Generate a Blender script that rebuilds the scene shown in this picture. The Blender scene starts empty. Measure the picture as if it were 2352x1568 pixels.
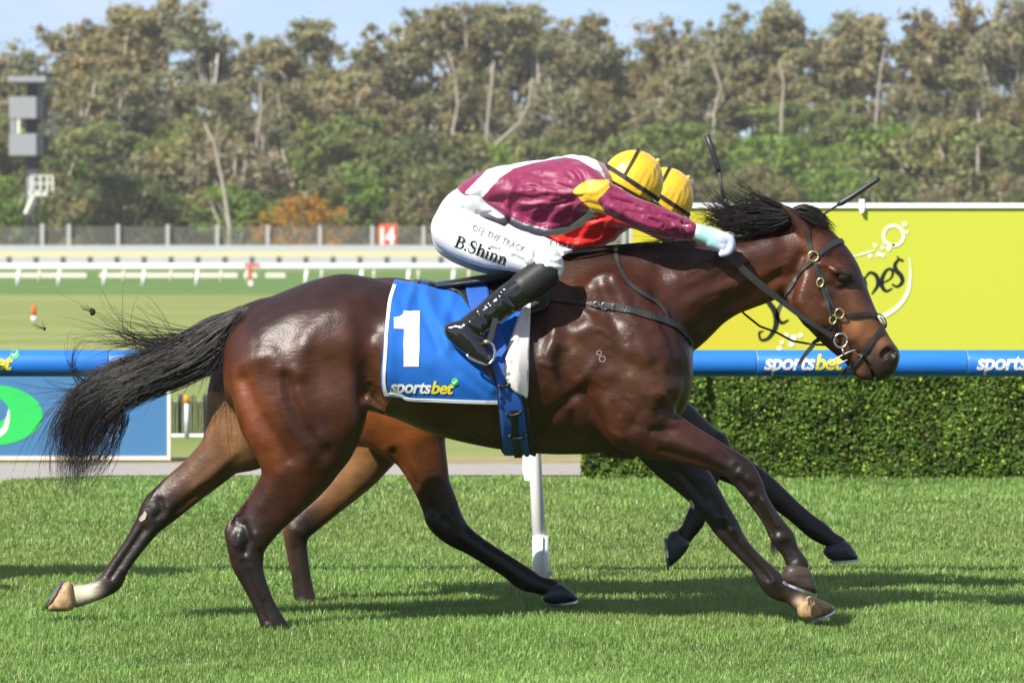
import bpy, bmesh, math, random
import numpy as np
from mathutils import Vector, Matrix
from mathutils.bvhtree import BVHTree

# ------------------------------------------------------------------ camera, sky, sun, exposure
SC = bpy.context.scene
COL = SC.collection
IW, IH = 2352.0, 1568.0            # measuring frame
FP = 9920.0                        # focal length in measuring pixels
HC = 1.41                          # eye height
HORIZON = 570.0
PITCH = math.atan((IH / 2 - HORIZON) / FP)
CP, SP = math.cos(PITCH), math.sin(PITCH)

cam_d = bpy.data.cameras.new("camera")
cam = bpy.data.objects.new("camera", cam_d)
COL.objects.link(cam)
cam.location = (0, 0, HC)
cam.rotation_euler = (math.pi / 2 - PITCH, 0, 0)
cam_d.sensor_width = 36.0
cam_d.lens = FP / IW * 36.0
cam_d.clip_start = 0.5
cam_d.clip_end = 6000
cam_d.dof.use_dof = True
cam_d.dof.focus_distance = 15.75
cam_d.dof.aperture_fstop = 8.2
SC.camera = cam

SUN_DIR = Vector((-0.72, -0.85, 1.0)).normalized()      # towards the sun
SUN_EL = math.asin(SUN_DIR.z)
SUN_AZ = math.atan2(SUN_DIR.x, SUN_DIR.y)

world = bpy.data.worlds.new("World")
SC.world = world
world.use_nodes = True
wn, wl = world.node_tree.nodes, world.node_tree.links
for n in list(wn):
    wn.remove(n)
w_out = wn.new("ShaderNodeOutputWorld")
w_bg = wn.new("ShaderNodeBackground")
w_sky = wn.new("ShaderNodeTexSky")
w_sky.sky_type = 'NISHITA'
w_sky.sun_disc = False
w_sky.sun_elevation = SUN_EL
w_sky.sun_rotation = SUN_AZ
w_sky.altitude = 1200
w_sky.air_density = 0.7
w_sky.dust_density = 0.0
w_sky.ozone_density = 5.0
w_tc = wn.new("ShaderNodeTexCoord")
w_map = wn.new("ShaderNodeMapping")
w_map.inputs['Scale'].default_value = (1.0, 1.0, 3.2)
w_noise = wn.new("ShaderNodeTexNoise")
w_noise.inputs['Scale'].default_value = 6.0
w_noise.inputs['Detail'].default_value = 6.0
w_noise.inputs['Roughness'].default_value = 0.6
w_ramp = wn.new("ShaderNodeValToRGB")
w_ramp.color_ramp.elements[0].position = 0.36
w_ramp.color_ramp.elements[0].color = (0, 0, 0, 1)
w_ramp.color_ramp.elements[1].position = 0.66
w_ramp.color_ramp.elements[1].color = (0.85, 0.85, 0.85, 1)
w_mix = wn.new("ShaderNodeMix")
w_mix.data_type = 'RGBA'
w_mix.inputs[7].default_value = (7.0, 7.35, 8.9, 1)
wl.new(w_tc.outputs['Generated'], w_map.inputs['Vector'])
wl.new(w_map.outputs['Vector'], w_noise.inputs['Vector'])
wl.new(w_noise.outputs['Fac'], w_ramp.inputs['Fac'])
wl.new(w_ramp.outputs['Color'], w_mix.inputs[0])
wl.new(w_sky.outputs['Color'], w_mix.inputs[6])
wl.new(w_mix.outputs[2], w_bg.inputs['Color'])
w_bg.inputs['Strength'].default_value = 0.076
wl.new(w_bg.outputs[0], w_out.inputs[0])

sun_d = bpy.data.lights.new("sun", 'SUN')
sun_d.energy = 4.6
sun_d.angle = math.radians(0.53)
sun_d.color = (1.0, 0.955, 0.87)
sun = bpy.data.objects.new("sun", sun_d)
COL.objects.link(sun)
sun.location = (-20, -30, 50)
sun.rotation_euler = SUN_DIR.to_track_quat('Z', 'Y').to_euler()

SC.view_settings.view_transform = 'Standard'
SC.view_settings.look = 'None'
SC.view_settings.exposure = 0.72
SC.view_settings.gamma = 1.0
SC.view_settings.use_curve_mapping = False

R = random.Random(11)
NR = np.random.RandomState(7)

# ------------------------------------------------------------------ measuring helpers
def at(px, py, Y):
    """world point on the plane at depth Y seen at photograph position px, py"""
    dx = (px - IW / 2) / FP
    dy = -(py - IH / 2) / FP
    wy = CP + dy * SP
    wz = -SP + dy * CP
    s = Y / wy
    return Vector((dx * s, Y, HC + wz * s))

def at_np(px, py, Y):
    px = np.asarray(px, float); py = np.asarray(py, float)
    dx = (px - IW / 2) / FP
    dy = -(py - IH / 2) / FP
    wy = CP + dy * SP
    wz = -SP + dy * CP
    s = Y / wy
    return np.stack([dx * s, np.broadcast_to(Y, dx.shape) * 1.0, HC + wz * s], -1)

def to_px(v):
    x = v[:, 0]; y = v[:, 1]; z = v[:, 2] - HC
    f = y * CP - z * SP
    u = y * SP + z * CP
    return x / f * FP + IW / 2, IH / 2 - u / f * FP

def ground_y(Y):
    return HORIZON + FP * HC / Y

def ray(px, py):
    dx = (px - IW / 2) / FP
    dy = -(py - IH / 2) / FP
    return Vector((dx, CP + dy * SP, -SP + dy * CP)).normalized()

CAM = Vector((0, 0, HC))

# ------------------------------------------------------------------ materials
MATS = {}
def mat(name, color, rough=0.6, spec=0.4, metal=0.0, noise=0.0, nscale=8.0, bump=0.0, bscale=60.0,
        sheen=0.0, coat=0.0, attr=None, fine=0.0, fscale=260.0, color2=None, trans=0.0, detail=5.0, stretch=None, sub=None):
    if name in MATS:
        return MATS[name]
    m = bpy.data.materials.new(name)
    m.use_nodes = True
    nt = m.node_tree
    b = nt.nodes['Principled BSDF']
    b.inputs['Roughness'].default_value = rough
    b.inputs['Specular IOR Level'].default_value = spec
    b.inputs['Metallic'].default_value = metal
    if sheen:
        b.inputs['Sheen Weight'].default_value = sheen
        b.inputs['Sheen Roughness'].default_value = 0.35
    if coat:
        b.inputs['Coat Weight'].default_value = coat
        b.inputs['Coat Roughness'].default_value = 0.12
    tc = nt.nodes.new('ShaderNodeTexCoord')
    vec = tc.outputs['Object']
    if stretch:
        mp = nt.nodes.new('ShaderNodeMapping')
        mp.inputs['Scale'].default_value = stretch
        nt.links.new(vec, mp.inputs['Vector'])
        vec = mp.outputs['Vector']
    if attr:
        a = nt.nodes.new('ShaderNodeAttribute')
        a.attribute_name = attr
        csock = a.outputs['Color']
    else:
        rgb = nt.nodes.new('ShaderNodeRGB')
        rgb.outputs[0].default_value = (*color, 1)
        csock = rgb.outputs[0]
    if noise > 0 or color2:
        n = nt.nodes.new('ShaderNodeTexNoise')
        n.inputs['Scale'].default_value = nscale
        n.inputs['Detail'].default_value = detail
        n.inputs['Roughness'].default_value = 0.62
        nt.links.new(vec, n.inputs['Vector'])
        mx = nt.nodes.new('ShaderNodeMix')
        mx.data_type = 'RGBA'
        if color2:
            rp = nt.nodes.new('ShaderNodeMapRange')
            rp.inputs[1].default_value = 0.35
            rp.inputs[2].default_value = 0.65
            nt.links.new(n.outputs['Fac'], rp.inputs[0])
            nt.links.new(rp.outputs[0], mx.inputs[0])
            nt.links.new(csock, mx.inputs[6])
            mx.inputs[7].default_value = (*color2, 1)
        else:
            mx.blend_type = 'MULTIPLY'
            mx.inputs[0].default_value = 1.0
            rp = nt.nodes.new('ShaderNodeMapRange')
            rp.inputs[1].default_value = 0.25
            rp.inputs[2].default_value = 0.75
            rp.inputs[3].default_value = 1.0 - noise
            rp.inputs[4].default_value = 1.0 + noise
            nt.links.new(n.outputs['Fac'], rp.inputs[0])
            nt.links.new(csock, mx.inputs[6])
            nt.links.new(rp.outputs[0], mx.inputs[7])
        csock = mx.outputs[2]
    nt.links.new(csock, b.inputs['Base Color'])
    if bump > 0:
        n2 = nt.nodes.new('ShaderNodeTexNoise')
        n2.inputs['Scale'].default_value = bscale
        n2.inputs['Detail'].default_value = 4.0
        nt.links.new(vec, n2.inputs['Vector'])
        bp = nt.nodes.new('ShaderNodeBump')
        bp.inputs['Strength'].default_value = bump
        bp.inputs['Distance'].default_value = 0.004
        nt.links.new(n2.outputs['Fac'], bp.inputs['Height'])
        if fine > 0:
            n3 = nt.nodes.new('ShaderNodeTexNoise')
            n3.inputs['Scale'].default_value = fscale
            n3.inputs['Detail'].default_value = 3.0
            nt.links.new(vec, n3.inputs['Vector'])
            bp2 = nt.nodes.new('ShaderNodeBump')
            bp2.inputs['Strength'].default_value = fine
            bp2.inputs['Distance'].default_value = 0.002
            nt.links.new(n3.outputs['Fac'], bp2.inputs['Height'])
            nt.links.new(bp.outputs['Normal'], bp2.inputs['Normal'])
            bp = bp2
        nt.links.new(bp.outputs['Normal'], b.inputs['Normal'])
    if trans:
        # leaves let some light through
        tr = nt.nodes.new('ShaderNodeBsdfTranslucent')
        nt.links.new(csock, tr.inputs['Color'])
        ms = nt.nodes.new('ShaderNodeMixShader')
        ms.inputs[0].default_value = trans
        out = nt.nodes['Material Output']
        nt.links.new(b.outputs[0], ms.inputs[1])
        nt.links.new(tr.outputs[0], ms.inputs[2])
        nt.links.new(ms.outputs[0], out.inputs['Surface'])
    MATS[name] = m
    return m

# ------------------------------------------------------------------ object helpers
def mesh_np(name, v, faces, smooth=True, cols=None):
    me = bpy.data.meshes.new(name)
    v = np.asarray(v, np.float32)
    if isinstance(faces, np.ndarray):
        nf, k = faces.shape
        me.vertices.add(len(v)); me.vertices.foreach_set('co', v.ravel())
        me.loops.add(nf * k); me.loops.foreach_set('vertex_index', faces.astype(np.int32).ravel())
        me.polygons.add(nf)
        me.polygons.foreach_set('loop_start', np.arange(0, nf * k, k, dtype=np.int32))
        me.update(calc_edges=True)
    else:
        me.from_pydata([tuple(p) for p in v], [], [tuple(f) for f in faces])
        me.update()
    if smooth:
        me.polygons.foreach_set('use_smooth', np.ones(len(me.polygons), bool))
    if cols is not None:
        a = me.color_attributes.new('col', 'FLOAT_COLOR', 'POINT')
        c = np.ones((len(v), 4), np.float32)
        c[:, :3] = cols
        a.data.foreach_set('color', c.ravel())
    return me

def origin_of(p):
    o = Vector((0, 0, 0))
    while p is not None:
        o += p.location
        p = p.parent
    return o

def obj(name, v, faces, m, parent=None, smooth=True, cols=None, origin=None):
    """link one mesh object; vertices are given in world space"""
    v = np.asarray(v, np.float64)
    if parent is not None:
        o = np.array(origin_of(parent))
        loc = (0, 0, 0)
        me = mesh_np(name, v - o, faces, smooth, cols)
    else:
        if origin is None:
            o = np.array([(v[:, 0].min() + v[:, 0].max()) / 2, (v[:, 1].min() + v[:, 1].max()) / 2, v[:, 2].min()])
        else:
            o = np.array(origin)
        loc = tuple(o)
        me = mesh_np(name, v - o, faces, smooth, cols)
    ob = bpy.data.objects.new(name, me)
    COL.objects.link(ob)
    ob.location = loc
    if parent is not None:
        ob.parent = parent
    for mm in (m if isinstance(m, (list, tuple)) else [m]):
        me.materials.append(mm)
    return ob

def thing(name, label, cat, loc, group=None):
    o = bpy.data.objects.new(name, None)
    o.empty_display_size = 0.1
    COL.objects.link(o)
    o.location = loc
    return tag(o, label, cat, group)

def tag(o, label=None, cat=None, group=None, kind=None):
    if label: o['label'] = label
    if cat: o['category'] = cat
    if group: o['group'] = group
    if kind: o['kind'] = kind
    return o

class MB:
    """collects simple solids into one mesh"""
    def __init__(s):
        s.v = []; s.f = []
    def box(s, x0, x1, y0, y1, z0, z1, c=0.0):
        b = len(s.v)
        s.v += [(x0, y0, z0), (x1, y0, z0), (x1, y1, z0), (x0, y1, z0), (x0, y0, z1), (x1, y0, z1), (x1, y1, z1), (x0, y1, z1)]
        s.f += [tuple(b + i for i in q) for q in ((0, 3, 2, 1), (4, 5, 6, 7), (0, 1, 5, 4), (1, 2, 6, 5), (2, 3, 7, 6), (3, 0, 4, 7))]
        return s
    def tube(s, pts, rad, n=8, cap=True):
        pts = [Vector(p) for p in pts]
        if not hasattr(rad, '__len__'): rad = [rad] * len(pts)
        b = len(s.v)
        up = None
        for i, p in enumerate(pts):
            t = (pts[min(i + 1, len(pts) - 1)] - pts[max(i - 1, 0)])
            t = t.normalized() if t.length > 1e-9 else Vector((0, 0, 1))
            if up is None:
                up = Vector((0, 1, 0)) if abs(t.y) < 0.8 else Vector((0, 0, 1))
            e1 = (up - t * up.dot(t)).normalized()
            e2 = t.cross(e1)
            up = e1
            for k in range(n):
                a = 2 * math.pi * k / n
                s.v.append(tuple(p + (e1 * math.cos(a) + e2 * math.sin(a)) * rad[i]))
        for i in range(len(pts) - 1):
            for k in range(n):
                k2 = (k + 1) % n
                s.f.append((b + i * n + k, b + i * n + k2, b + (i + 1) * n + k2, b + (i + 1) * n + k))
        if cap:
            s.f.append(tuple(b + k for k in reversed(range(n))))
            s.f.append(tuple(b + (len(pts) - 1) * n + k for k in range(n)))
        return s
    def ribbon(s, pts, sides, norms, width, thick):
        """flat strap with a rectangular section"""
        b = len(s.v)
        n = len(pts)
        for i in range(n):
            w = width[i] / 2
            for q, r in ((-1, 0), (1, 0), (1, 1), (-1, 1)):
                s.v.append(tuple(pts[i] + sides[i] * (q * w) + norms[i] * (r * thick)))
        for i in range(n - 1):
            for k in range(4):
                k2 = (k + 1) % 4
                s.f.append((b + i * 4 + k, b + (i + 1) * 4 + k, b + (i + 1) * 4 + k2, b + i * 4 + k2))
        s.f.append((b, b + 1, b + 2, b + 3))
        e = b + (n - 1) * 4
        s.f.append((e + 3, e + 2, e + 1, e))
        return s
    def ball(s, c, r, n=8, m=6):
        b = len(s.v)
        c = Vector(c)
        rx, ry, rz = (r, r, r) if not hasattr(r, '__len__') else r
        for i in range(1, m):
            th = math.pi * i / m
            for k in range(n):
                ph = 2 * math.pi * k / n
                s.v.append((c.x + rx * math.sin(th) * math.cos(ph), c.y + ry * math.sin(th) * math.sin(ph), c.z + rz * math.cos(th)))
        t = len(s.v); s.v.append((c.x, c.y, c.z + rz)); s.v.append((c.x, c.y, c.z - rz))
        for i in range(m - 2):
            for k in range(n):
                k2 = (k + 1) % n
                s.f.append((b + i * n + k, b + (i + 1) * n + k, b + (i + 1) * n + k2, b + i * n + k2))
        for k in range(n):
            k2 = (k + 1) % n
            s.f.append((t, b + k, b + k2))
            s.f.append((t + 1, b + (m - 2) * n + k2, b + (m - 2) * n + k))
        return s
    def obj(s, name, m, parent=None, smooth=False, origin=None):
        return obj(name, np.array(s.v), s.f, m, parent, smooth, None, origin)

def pbox(x0, x1, y0, y1, Y, depth):
    """box whose front face at depth Y fills the measured rectangle"""
    a = at(x0, y1, Y); b = at(x1, y0, Y)
    return MB().box(a.x, b.x, Y, Y + depth, a.z, b.z)

def cr(pts, n):
    """Catmull-Rom resampling of rows of numbers, n samples a span"""
    p = np.asarray(pts, float)
    if len(p) < 3:
        t = np.linspace(0, 1, n + 1)[:, None]
        return p[0] * (1 - t) + p[-1] * t
    q = np.vstack([2 * p[0] - p[1], p, 2 * p[-1] - p[-2]])
    out = []
    for i in range(1, len(q) - 2):
        for k in range(n):
            t = k / n
            a, b, c, d = q[i - 1], q[i], q[i + 1], q[i + 2]
            out.append(0.5 * (2 * b + (c - a) * t + (2 * a - 5 * b + 4 * c - d) * t * t + (3 * b - a - 3 * c + d) * t ** 3))
    out.append(q[-2])
    return np.array(out)

# ------------------------------------------------------------------ implicit bodies: fields of tapered limbs, meshed as one skin
class Field:
    def __init__(s, lo, hi, h):
        s.lo = np.array(lo, np.float32); s.h = h
        n = np.ceil((np.array(hi) - np.array(lo)) / h).astype(int) + 1
        s.n = n
        s.F = np.full(tuple(n), 0.5, np.float32)
        s.ax = [(s.lo[i] + h * np.arange(n[i])).astype(np.float32) for i in range(3)]
    def win(s, lo, hi):
        a = np.clip(np.floor((np.array(lo) - s.lo) / s.h).astype(int), 0, s.n)
        b = np.clip(np.ceil((np.array(hi) - s.lo) / s.h).astype(int) + 1, 0, s.n)
        return tuple(slice(int(a[i]), int(b[i])) for i in range(3))
    def coords(s, w):
        return (s.ax[0][w[0]][:, None, None], s.ax[1][w[1]][None, :, None], s.ax[2][w[2]][None, None, :])
    def smin(s, w, d, k):
        a = s.F[w]
        if k <= 0:
            s.F[w] = np.minimum(a, d); return
        h = np.clip(0.5 + 0.5 * (d - a) / k, 0, 1)
        s.F[w] = d * (1 - h) + a * h - k * h * (1 - h)
    def chain(s, nodes, k=0.03, sub=5, cut=False):
        """nodes: x, y, z, in-plane radius, lateral radius"""
        p = cr(nodes, sub).astype(np.float32) if len(nodes) > 1 else np.asarray(nodes, np.float32)
        p[:, 3:] = np.maximum(p[:, 3:], 0.002)
        if len(p) == 1:
            p = np.vstack([p, p]); p[1, 0] += 1e-4
        rm = p[:, 3:].max(1)
        mg = max(k, 0.02) + 2 * s.h
        lo = (p[:, :3] - rm[:, None]).min(0) - mg
        hi = (p[:, :3] + rm[:, None]).max(0) + mg
        W = s.win(lo, hi)
        D = np.full(tuple(x.stop - x.start for x in W), 0.5, np.float32)
        off = np.array([x.start for x in W])
        for i in range(len(p) - 1):
            a, b = p[i], p[i + 1]
            r = max(a[3:].max(), b[3:].max()) + mg
            w = s.win(np.minimum(a[:3], b[:3]) - r, np.maximum(a[:3], b[:3]) + r)
            w = tuple(slice(max(w[j].start, W[j].start), min(w[j].stop, W[j].stop)) for j in range(3))
            if any(x.stop <= x.start for x in w):
                continue
            X, Y, Z = s.coords(w)
            d = b[:3] - a[:3]
            L = float(d @ d) + 1e-12
            qx, qy, qz = X - a[0], Y - a[1], Z - a[2]
            t = np.clip((qx * d[0] + qy * d[1] + qz * d[2]) / L, 0, 1)
            ux = qx - t * d[0]; uy = qy - t * d[1]; uz = qz - t * d[2]
            ra = a[3] + (b[3] - a[3]) * t
            rb = a[4] + (b[4] - a[4]) * t
            u2 = ux * ux + uz * uz
            v2 = uy * uy
            k0 = np.sqrt(u2 / (ra * ra) + v2 / (rb * rb))
            k1 = np.sqrt(u2 / ra ** 4 + v2 / rb ** 4) + 1e-6
            dist = k0 * (k0 - 1) / k1
            lw = tuple(slice(w[j].start - off[j], w[j].stop - off[j]) for j in range(3))
            D[lw] = np.minimum(D[lw], dist)
        if cut:
            s.F[W] = np.maximum(s.F[W], -D)
        else:
            s.smin(W, D, k)
    def mesh(s, smooth=2):
        F = s.F
        S = F < 0
        n = s.n
        c = np.zeros(tuple(n - 1), np.int8)
        for dx in (0, 1):
            for dy in (0, 1):
                for dz in (0, 1):
                    c += S[dx:n[0] - 1 + dx, dy:n[1] - 1 + dy, dz:n[2] - 1 + dz]
        act = np.argwhere((c > 0) & (c < 8))
        idx = np.full(tuple(n - 1), -1, np.int32)
        idx[act[:, 0], act[:, 1], act[:, 2]] = np.arange(len(act))
        pos = np.zeros((len(act), 3), np.float32); cnt = np.zeros(len(act), np.float32)
        cor = [(x, y, z) for x in (0, 1) for y in (0, 1) for z in (0, 1)]
        for a in cor:
            for ax in range(3):
                if a[ax] == 0:
                    b = list(a); b[ax] = 1
                    fa = F[act[:, 0] + a[0], act[:, 1] + a[1], act[:, 2] + a[2]]
                    fb = F[act[:, 0] + b[0], act[:, 1] + b[1], act[:, 2] + b[2]]
                    x = (fa < 0) != (fb < 0)
                    t = np.where(x, fa / np.where(x, fa - fb, 1), 0)
                    for j in range(3):
                        pos[:, j] += np.where(x, a[j] + (t if j == ax else 0), 0)
                    cnt += x
        v = (act + pos / cnt[:, None]) * s.h + s.lo
        quads = []
        for ax in range(3):
            sl0 = [slice(None)] * 3; sl1 = [slice(None)] * 3
            sl0[ax] = slice(0, -1); sl1[ax] = slice(1, None)
            A, B = S[tuple(sl0)], S[tuple(sl1)]
            e = np.argwhere(A != B)
            o = [j for j in range(3) if j != ax]
            ok = (e[:, o[0]] > 0) & (e[:, o[1]] > 0) & (e[:, o[0]] < n[o[0]] - 1) & (e[:, o[1]] < n[o[1]] - 1)
            e = e[ok]
            inside = A[e[:, 0], e[:, 1], e[:, 2]]
            q = []
            for d0, d1 in ((-1, -1), (0, -1), (0, 0), (-1, 0)):
                f = e.copy(); f[:, o[0]] += d0; f[:, o[1]] += d1
                q.append(idx[f[:, 0], f[:, 1], f[:, 2]])
            q = np.stack(q, 1)
            flip = inside if ax != 1 else ~inside
            q = np.where(flip[:, None], q, q[:, ::-1])
            quads.append(q)
        q = np.vstack(quads)
        v = v.astype(np.float64)
        return relax(v, q, smooth), q

def relax(v, q, it, lam=0.5, mu=-0.52):
    a = q.ravel(); b = np.roll(q, -1, 1).ravel()
    n = len(v)
    deg = (np.bincount(a, minlength=n) + np.bincount(b, minlength=n)).astype(float)
    for i in range(it * 2):
        l = lam if i % 2 == 0 else mu
        s = np.stack([np.bincount(a, v[b, j], n) + np.bincount(b, v[a, j], n) for j in range(3)], 1)
        v = v + l * (s / deg[:, None] - v)
    return v

def normals(v, q):
    d1 = v[q[:, 2]] - v[q[:, 0]]; d2 = v[q[:, 3]] - v[q[:, 1]]
    fn = np.cross(d1, d2)
    n = np.zeros_like(v)
    for k in range(4):
        for j in range(3):
            n[:, j] += np.bincount(q[:, k], fn[:, j], len(v))
    return n / (np.linalg.norm(n, axis=1)[:, None] + 1e-12)

def seg_dist(px, py, line):
    d = np.full(len(px), 1e9)
    L = np.asarray(line, float)
    if len(L) == 1:
        return np.hypot(px - L[0, 0], py - L[0, 1])
    for a, b in zip(L[:-1], L[1:]):
        e = b - a
        t = np.clip(((px - a[0]) * e[0] + (py - a[1]) * e[1]) / (e @ e + 1e-9), 0, 1)
        d = np.minimum(d, np.hypot(px - a[0] - t * e[0], py - a[1] - t * e[1]))
    return d

def in_poly(px, py, poly):
    c = np.zeros(len(px), bool)
    P = np.asarray(poly, float)
    j = len(P) - 1
    for i in range(len(P)):
        xi, yi = P[i]; xj, yj = P[j]
        if yi != yj:
            c ^= ((yi > py) != (yj > py)) & (px < (xj - xi) * (py - yi) / (yj - yi) + xi)
        j = i
    return c

def vnoise(p, scale, seed=0):
    """smooth value noise from a few sine layers, about -1..1"""
    r = np.random.RandomState(seed)
    o = np.zeros(len(p))
    for i in range(6):
        k = r.normal(size=3) * scale
        o += np.sin(p @ k + r.uniform(0, 6.28))
    return o / 3.0

def bvh_of(v, q):
    return BVHTree.FromPolygons([Vector(x) for x in v], [tuple(int(i) for i in f) for f in q])

def px_nodes(rows, Y0):
    """px, py, in-plane radius in px, lateral radius in m, lateral offset in m -> chain nodes"""
    out = []
    for px, py, a, b, y in rows:
        p = at(px, py, Y0 + y)
        out.append((p.x, p.y, p.z, a * (Y0 + y) / FP, b))
    return out

def cast(px, py, bvhs):
    d = ray(px, py)
    best = None
    for b in bvhs:
        h = b.ray_cast(CAM, d)
        if h[0] is not None and (best is None or h[3] < best[2]):
            best = (h[0], h[1], h[3])
    return best

def strap(mb, pts, width, bvhs, lift=0.004, thick=0.003, n=6, Y=None, smoothY=2):
    """leather or web strap laid along a measured line over what lies beneath it"""
    c = cr([(p[0], p[1]) for p in pts], n)
    w = np.interp(np.linspace(0, 1, len(c)), np.linspace(0, 1, len(width)), width) if hasattr(width, '__len__') else np.full(len(c), float(width))
    ys = np.full(len(c), np.nan); ns = [None] * len(c)
    for i, (x, y) in enumerate(c):
        h = cast(x, y, bvhs) if bvhs else None
        if h:
            ys[i] = h[0].y; ns[i] = h[1] if h[1].y < 0 else -h[1]
    if np.isnan(ys).all():
        ys[:] = Y
    ok = ~np.isnan(ys)
    if Y is not None:
        if np.isnan(ys[0]): ys[0] = Y
        if np.isnan(ys[-1]): ys[-1] = Y
        ok = ~np.isnan(ys)
    ii = np.arange(len(c))
    ys = np.interp(ii, ii[ok], ys[ok])
    for _ in range(smoothY):
        ys[1:-1] = np.minimum(ys[1:-1], (ys[:-2] + 2 * ys[1:-1] + ys[2:]) / 4)
    P = [at(c[i][0], c[i][1], ys[i]) for i in range(len(c))]
    N = []
    last = Vector((0, -1, 0))
    for i in range(len(c)):
        if ns[i] is not None: last = ns[i]
        N.append(last.copy())
    N = [(N[max(i - 1, 0)] + N[i] + N[min(i + 1, len(N) - 1)]).normalized() for i in range(len(N))]
    S = []
    for i in range(len(P)):
        t = (P[min(i + 1, len(P) - 1)] - P[max(i - 1, 0)]).normalized()
        nn = (N[i] - t * N[i].dot(t)).normalized()
        N[i] = nn
        S.append(t.cross(nn).normalized())
    P = [P[i] + N[i] * lift for i in range(len(P))]
    W = [w[i] * ys[i] / FP for i in range(len(P))]
    mb.ribbon(P, S, N, W, thick)
    return mb

def text_mesh(body, size, bold=0.0, shear=0.0, spacing=1.0):
    cu = bpy.data.curves.new('letters', 'FONT')
    cu.body = body; cu.size = size; cu.offset = bold; cu.shear = shear
    cu.space_character = spacing
    cu.resolution_u = 3
    o = bpy.data.objects.new('letters', cu)
    COL.objects.link(o)
    dg = bpy.context.evaluated_depsgraph_get()
    me = bpy.data.meshes.new_from_object(o.evaluated_get(dg))
    bpy.data.objects.remove(o); bpy.data.curves.remove(cu)
    bm = bmesh.new(); bm.from_mesh(me)
    bpy.data.meshes.remove(me)
    bmesh.ops.triangulate(bm, faces=bm.faces[:])
    return bm

def flat_letters(body, size, bold=0.0, shear=0.0, spacing=1.0, maxlen=None):
    """letters as vertices and faces in their own plane, x from 0"""
    bm = text_mesh(body, size, bold, shear, spacing)
    bmesh.ops.remove_doubles(bm, verts=bm.verts[:], dist=size * 0.002)
    if maxlen:
        for _ in range(4):
            es = [e for e in bm.edges if e.calc_length() > maxlen]
            if not es: break
            bmesh.ops.subdivide_edges(bm, edges=es, cuts=1)
            bmesh.ops.triangulate(bm, faces=bm.faces[:])
    bm.verts.index_update()
    v = np.array([(p.co.x, p.co.y) for p in bm.verts])
    f = [[q.index for q in p.verts] for p in bm.faces]
    bm.free()
    v[:, 0] -= v[:, 0].min()
    return v, f

def drape(name, v2, faces, bvhs, m, parent, lift=0.002, Y=None):
    """lay flat print, given at measured positions, on the surface beneath it"""
    out = []
    last = None
    for x, y in v2:
        h = cast(x, y, bvhs)
        if h:
            n = h[1] if h[1].y < 0 else -h[1]
            last = h[0].y
            out.append(h[0] + n * lift)
        else:
            out.append(at(x, y, last if last else Y))
    P = np.array([tuple(p) for p in out])
    # make all faces look at the camera
    ff = []
    for f in faces:
        a, b, c = (P[i] for i in f[:3])
        nn = np.cross(b - a, c - a)
        ff.append(list(f) if nn[1] < 0 else list(f)[::-1])
    return obj(name, P, ff, m, parent, False)

def place2d(v, x, y, rot=0.0, sx=1.0, sy=1.0):
    """own-plane letters -> measured positions (y grows downwards)"""
    c, s = math.cos(rot), math.sin(rot)
    X = v[:, 0] * sx; Yv = v[:, 1] * sy
    return np.stack([x + X * c + Yv * s, y + X * s - Yv * c], 1)
# ------------------------------------------------------------------ setting
def rect_px(x0, x1, Y, z0, z1):
    return at(x0, HORIZON, Y).x, at(x1, HORIZON, Y).x

m_ground = mat('turf_soil', (0.285, 0.295, 0.105), 0.95, 0.1, nscale=0.30, color2=(0.165, 0.225, 0.065), detail=9, stretch=(.35, 1, 1))
g = obj('ground', [(-600, -60, 0), (600, -60, 0), (600, 700, 0), (-600, 700, 0)], [(0, 1, 2, 3)], m_ground, smooth=False)
tag(g, 'open grassed ground of the racecourse infield', kind='structure')
m_track = mat('track_soil', (0.05, 0.085, 0.018), 0.95, 0.1, noise=0.35, nscale=3.0)
tr = obj('race_track', [(-30, 2, .004), (30, 2, .004), (30, 26.25, .004), (-30, 26.25, .004)], [(0, 1, 2, 3)], m_track, smooth=False)
tag(tr, 'soil of the turf track under the mown grass', kind='structure')
m_band = mat('far_turf', (0.125, 0.205, 0.062), 0.95, 0.1, noise=0.25, nscale=0.4)
fb = obj('far_track', [(-120, 132, .004), (120, 132, .004), (120, 262, .004), (-120, 262, .004)], [(0, 1, 2, 3)], m_band, smooth=False)
tag(fb, 'far turf track beyond the infield', kind='structure')
m_path = mat('path_asphalt', (0.34, 0.315, 0.29), 0.9, 0.2, noise=0.12, nscale=9.0, bump=0.3, bscale=90)
fr = [(-900, 1128), (-300, 1122), (0, 1107), (90, 1101), (250, 1094.5), (800, 1094), (1420, 1094)]
bk = [(1420, 1068), (700, 1068), (0, 1068), (-900, 1068)]
pv = []
for x, y in fr + bk:
    Y = FP * HC / (y - HORIZON)
    p = at(x, y, Y); pv.append((p.x, p.y, .008))
pa = obj('path', pv, [tuple(range(len(pv)))], m_path, smooth=False)
tag(pa, 'grey sealed path behind the turf track', kind='structure')
m_verge = mat('dry_verge', (0.30, 0.25, 0.14), 0.95, 0.1, noise=0.3, nscale=4.0)
vv = []
for x, y in ((-900, 1068), (1420, 1068), (1420, 1052), (-900, 1052)):
    Y = FP * HC / (y - HORIZON); p = at(x, y, Y); vv.append((p.x, p.y, .006))
tag(obj('verge', vv, [(0, 1, 2, 3)], m_verge, smooth=False), 'strip of dry grass behind the path', kind='structure')

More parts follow.
